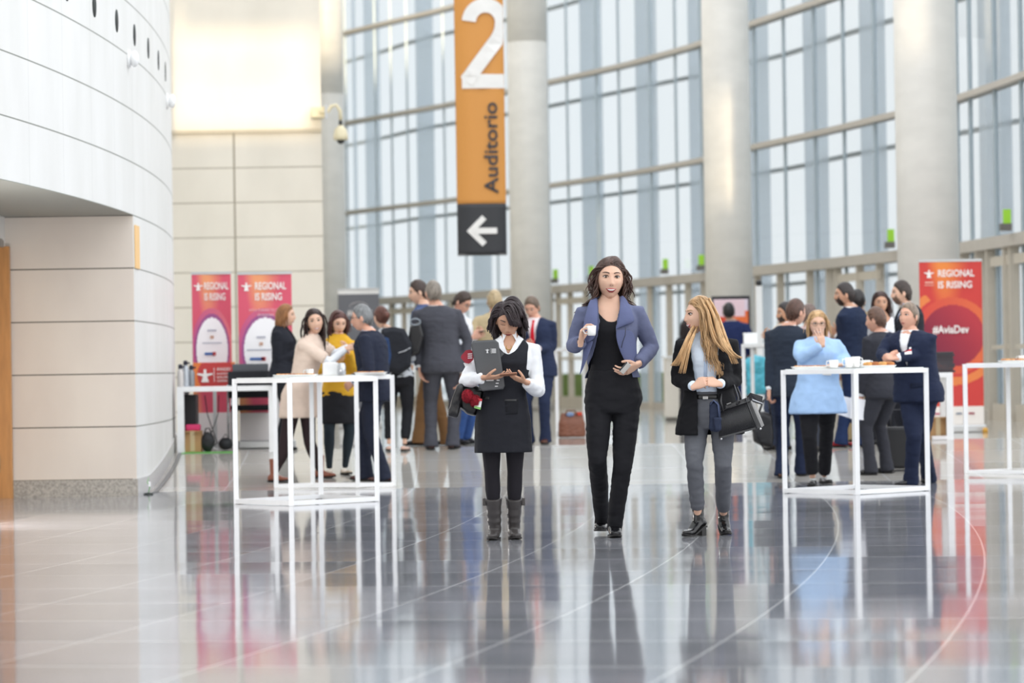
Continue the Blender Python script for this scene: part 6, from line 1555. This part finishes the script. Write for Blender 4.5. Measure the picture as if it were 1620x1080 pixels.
for i, (s_, w_) in enumerate((('AVIADEV', .34), ('AVIATION', .30), ('DEVELOPMENT', .34), ('CONFERENCE', .30))):
    obj('printed_text', text_mb(s_, O + V((wd * .56, 0, .19 - i * .04 - (i > 0) * .005)), X3, Z3, -Y3, height=.034 if i == 0 else .022, width=w_ * wd, bold=.01), plain(wh, .6), t, smooth=False)
# dark grey banner far behind
def dark_fn(u, v): return hx('#f0f0f0') if v > .965 or v < .10 else (hx('#6b6d74') if (u - .5) ** 2 + ((v - .80) * 2.8) ** 2 > .09 else hx('#75777e'))
t, O, wd, ht = roll_up(536, 601, 458, 677, 'dark grey roll-up banner with white title behind the navy suit', dark_fn, [('AVIATION', .22, .80, .09, .60, wh, .02), ('AFRICA', .30, .73, .07, .40, wh, .02)])
obj('white_arc', MB().tube([O + V((wd * (.5 + .22 * math.cos(a_)), -.012, ht * .87 + .07 * math.sin(a_))) for a_ in [PI * k / 10 for k in range(11)]], .010, 6, flat=.3), plain(wh, .6), t)
# display totem behind the blonde woman
b0 = floor_at(1157, 668); D = b0.y; l = pt(1127, 560, D).x; r = pt(1188, 560, D).x; zt = pt(1157, 468, D).z
t = thing('display_totem', 'black-framed upright display with white and orange-red picture behind the blonde', 'display', ((l + r) / 2, D, b0.z))
obj('frame', MB().box(((l + r) / 2, D + .05, (zt + b0.z) / 2 + .01), (r - l, .08, zt - b0.z - .02)), plain('#1e2026', .3), t, bevel=.006, smooth=False)
def scr(u, v): return hx('#f0d3dc') if v > .80 and (u < .9) else (hx('#e9d9e6') if v > .86 else mixc(hx('#d8442c'), hx('#f0763a'), .5 + .5 * math.sin(u * 4 + v * 6)))
so = sheet('screen', V((l + .03, D + .006, b0.z + .55)), X3, Z3, -Y3, r - l - .06, zt - b0.z - .60, 30, 60, scr, t)
obj('foot', MB().box(((l + r) / 2, D + .05, b0.z + .015), (r - l + .1, .4, .03)), plain('#1e2026', .3), t, smooth=False)
# counter, teal cover, post, bags, suitcase
b0 = floor_at(1070, 665); l = pt(1052, 600, b0.y).x; r = pt(1113, 600, b0.y).x; zt = pt(1070, 566, b0.y).z
t = thing('counter', 'pale reception counter between the tall woman and the blonde', 'counter', ((l + r) / 2, b0.y + .25, b0.z))
cm_ = plain('#e3ddd2', .5); obj('front_panel', MB().box(((l + r) / 2, b0.y + .25, (zt + b0.z) / 2 + .03), (r - l, .5, zt - b0.z - .06)), cm_, t, smooth=False)
obj('worktop', MB().box(((l + r) / 2, b0.y + .25, zt + .015), (r - l + .05, .56, .03)), WHITE, t, smooth=False); obj('plinth', MB().box(((l + r) / 2, b0.y + .26, b0.z + .02), (r - l - .03, .46, .04)), plain('#77736c', .5), t, smooth=False)
Dt = 46.0; c = on_floor(1210, Dt); t = thing('armchair', 'chair covered in crumpled turquoise plastic behind the briefcase man', 'chair', tuple(c))
teal = mat('turquoise_plastic', '#4fb0c4', .3, bump=.8, bscale=14, var=.2, vscale=8)
obj('cover', blend(MB().box(c + V((0, 0, .52)), (.46, .42, .08)).box(c + V((0, -.19, .72)), (.46, .06, .40)).ball(c + V((-.1, -.15, .85)), (.16, .1, .12)), .02, 4, .02, (14, 14, 14)), teal, t)
for sx in (-1, 1):
    for sy in (-1, 1): obj('leg', MB().tube([c + V((sx * .2, sy * .17, .5)), c + V((sx * .21, sy * .19, .01))], .014, 8), chrome, t)
b0 = floor_at(1204, 672); t = thing('camera_post', 'slim white post with a small black camera head left of the briefcase man', 'post', tuple(b0))
zt = pt(1204, 452, b0.y).z; obj('post', MB().box(b0 + V((0, 0, (zt - b0.z) / 2)), (.09, .06, zt - b0.z)), WHITE, t, smooth=False); obj('camera_head', MB().ball((b0.x, b0.y - .01, zt + .04), .045, 14, 10), plain('#1a1b1e', .3), t); obj('foot', MB().lathe(b0, [(.18, 0), (.18, .015), (.05, .02)], 20), WHITE, t)
e3 = fl2((1178, 690), (1232, 691), (1245, 684), (1192, 683)); TF = high_table(e3, 'far cube-frame table beyond the blonde woman\'s shoulder')
c = V((pt(1187, 540, TF[1].y).x, TF[1].y, TF[2])); t = thing('box', 'white box on the far table right of the display', 'box', tuple(c)); obj('carton', MB().box(c + V((0, 0, .06)), (.16, .16, .12)), WHITE, t, smooth=False, bevel=.004); obj('lid', MB().box(c + V((0, 0, .125)), (.17, .17, .02)), WHITE, t, smooth=False)
b0 = floor_at(905, 692); t = thing('travel_bag', 'brown leather travel bag standing on the floor behind the tall woman', 'bag', tuple(b0))
def sackw(c, w_, h_, d_, top=.8): return MB().loft([(c + V((0, 0, .01)), X3 * w_ * .5, Y3 * d_ * .5), (c + V((0, 0, h_ * .1)), X3 * w_ * .53, Y3 * d_ * .55), (c + V((0, 0, h_ * .6)), X3 * w_ * .5, Y3 * d_ * .4), (c + V((0, 0, h_)), X3 * w_ * .5 * top, Y3 * d_ * .12)], 24, sup=3.5)
obj('bag_body', blend(sackw(b0, .32, .30, .2), .01, 3, .004), leather('#7a4a35', .5), t)
for y in (-.05, .05): obj('bag_handle', MB().tube([b0 + V((-.08, y, .27)), b0 + V((-.06, y, .33)), b0 + V((.04, y, .33)), b0 + V((.07, y, .27))], .008, 6), leather('#6a3c2a', .5), t)
obj('red_tag', MB().box(b0 + V((.09, -.04, .29)), (.07, .02, .04)), plain('#c8442e', .6), t, smooth=False); obj('blue_scarf', blend(MB().ball(b0 + V((-.02, -.03, .28)), (.05, .04, .03)), .01, 2, .004), cloth('#7f93b8'), t)
b0 = floor_at(1424, 746); t = thing('suitcase', 'black upright suitcase between the papers man and the older man', 'suitcase', (b0.x, b0.y + .1, b0.z)); c = V((b0.x, b0.y + .12, b0.z))
obj('shell', MB().box(c + V((0, 0, .24)), (.30, .2, .42)), plain('#1b1b1e', .5), t, bevel=.03, smooth=False); obj('suitcase_handle', MB().tube([c + V((-.07, 0, .44)), c + V((-.07, 0, .62)), c + V((.07, 0, .62)), c + V((.07, 0, .44))], .008, 6), plain('#55565a', .4, .5), t)
for sx in (-1, 1): obj('wheel', MB().loft([(c + V((sx * .11 - .012, -.05, .02)), Y3 * .02, Z3 * .02), (c + V((sx * .11 + .012, -.05, .02)), Y3 * .02, Z3 * .02)], 14), plain('#2a2a2c', .6), t)
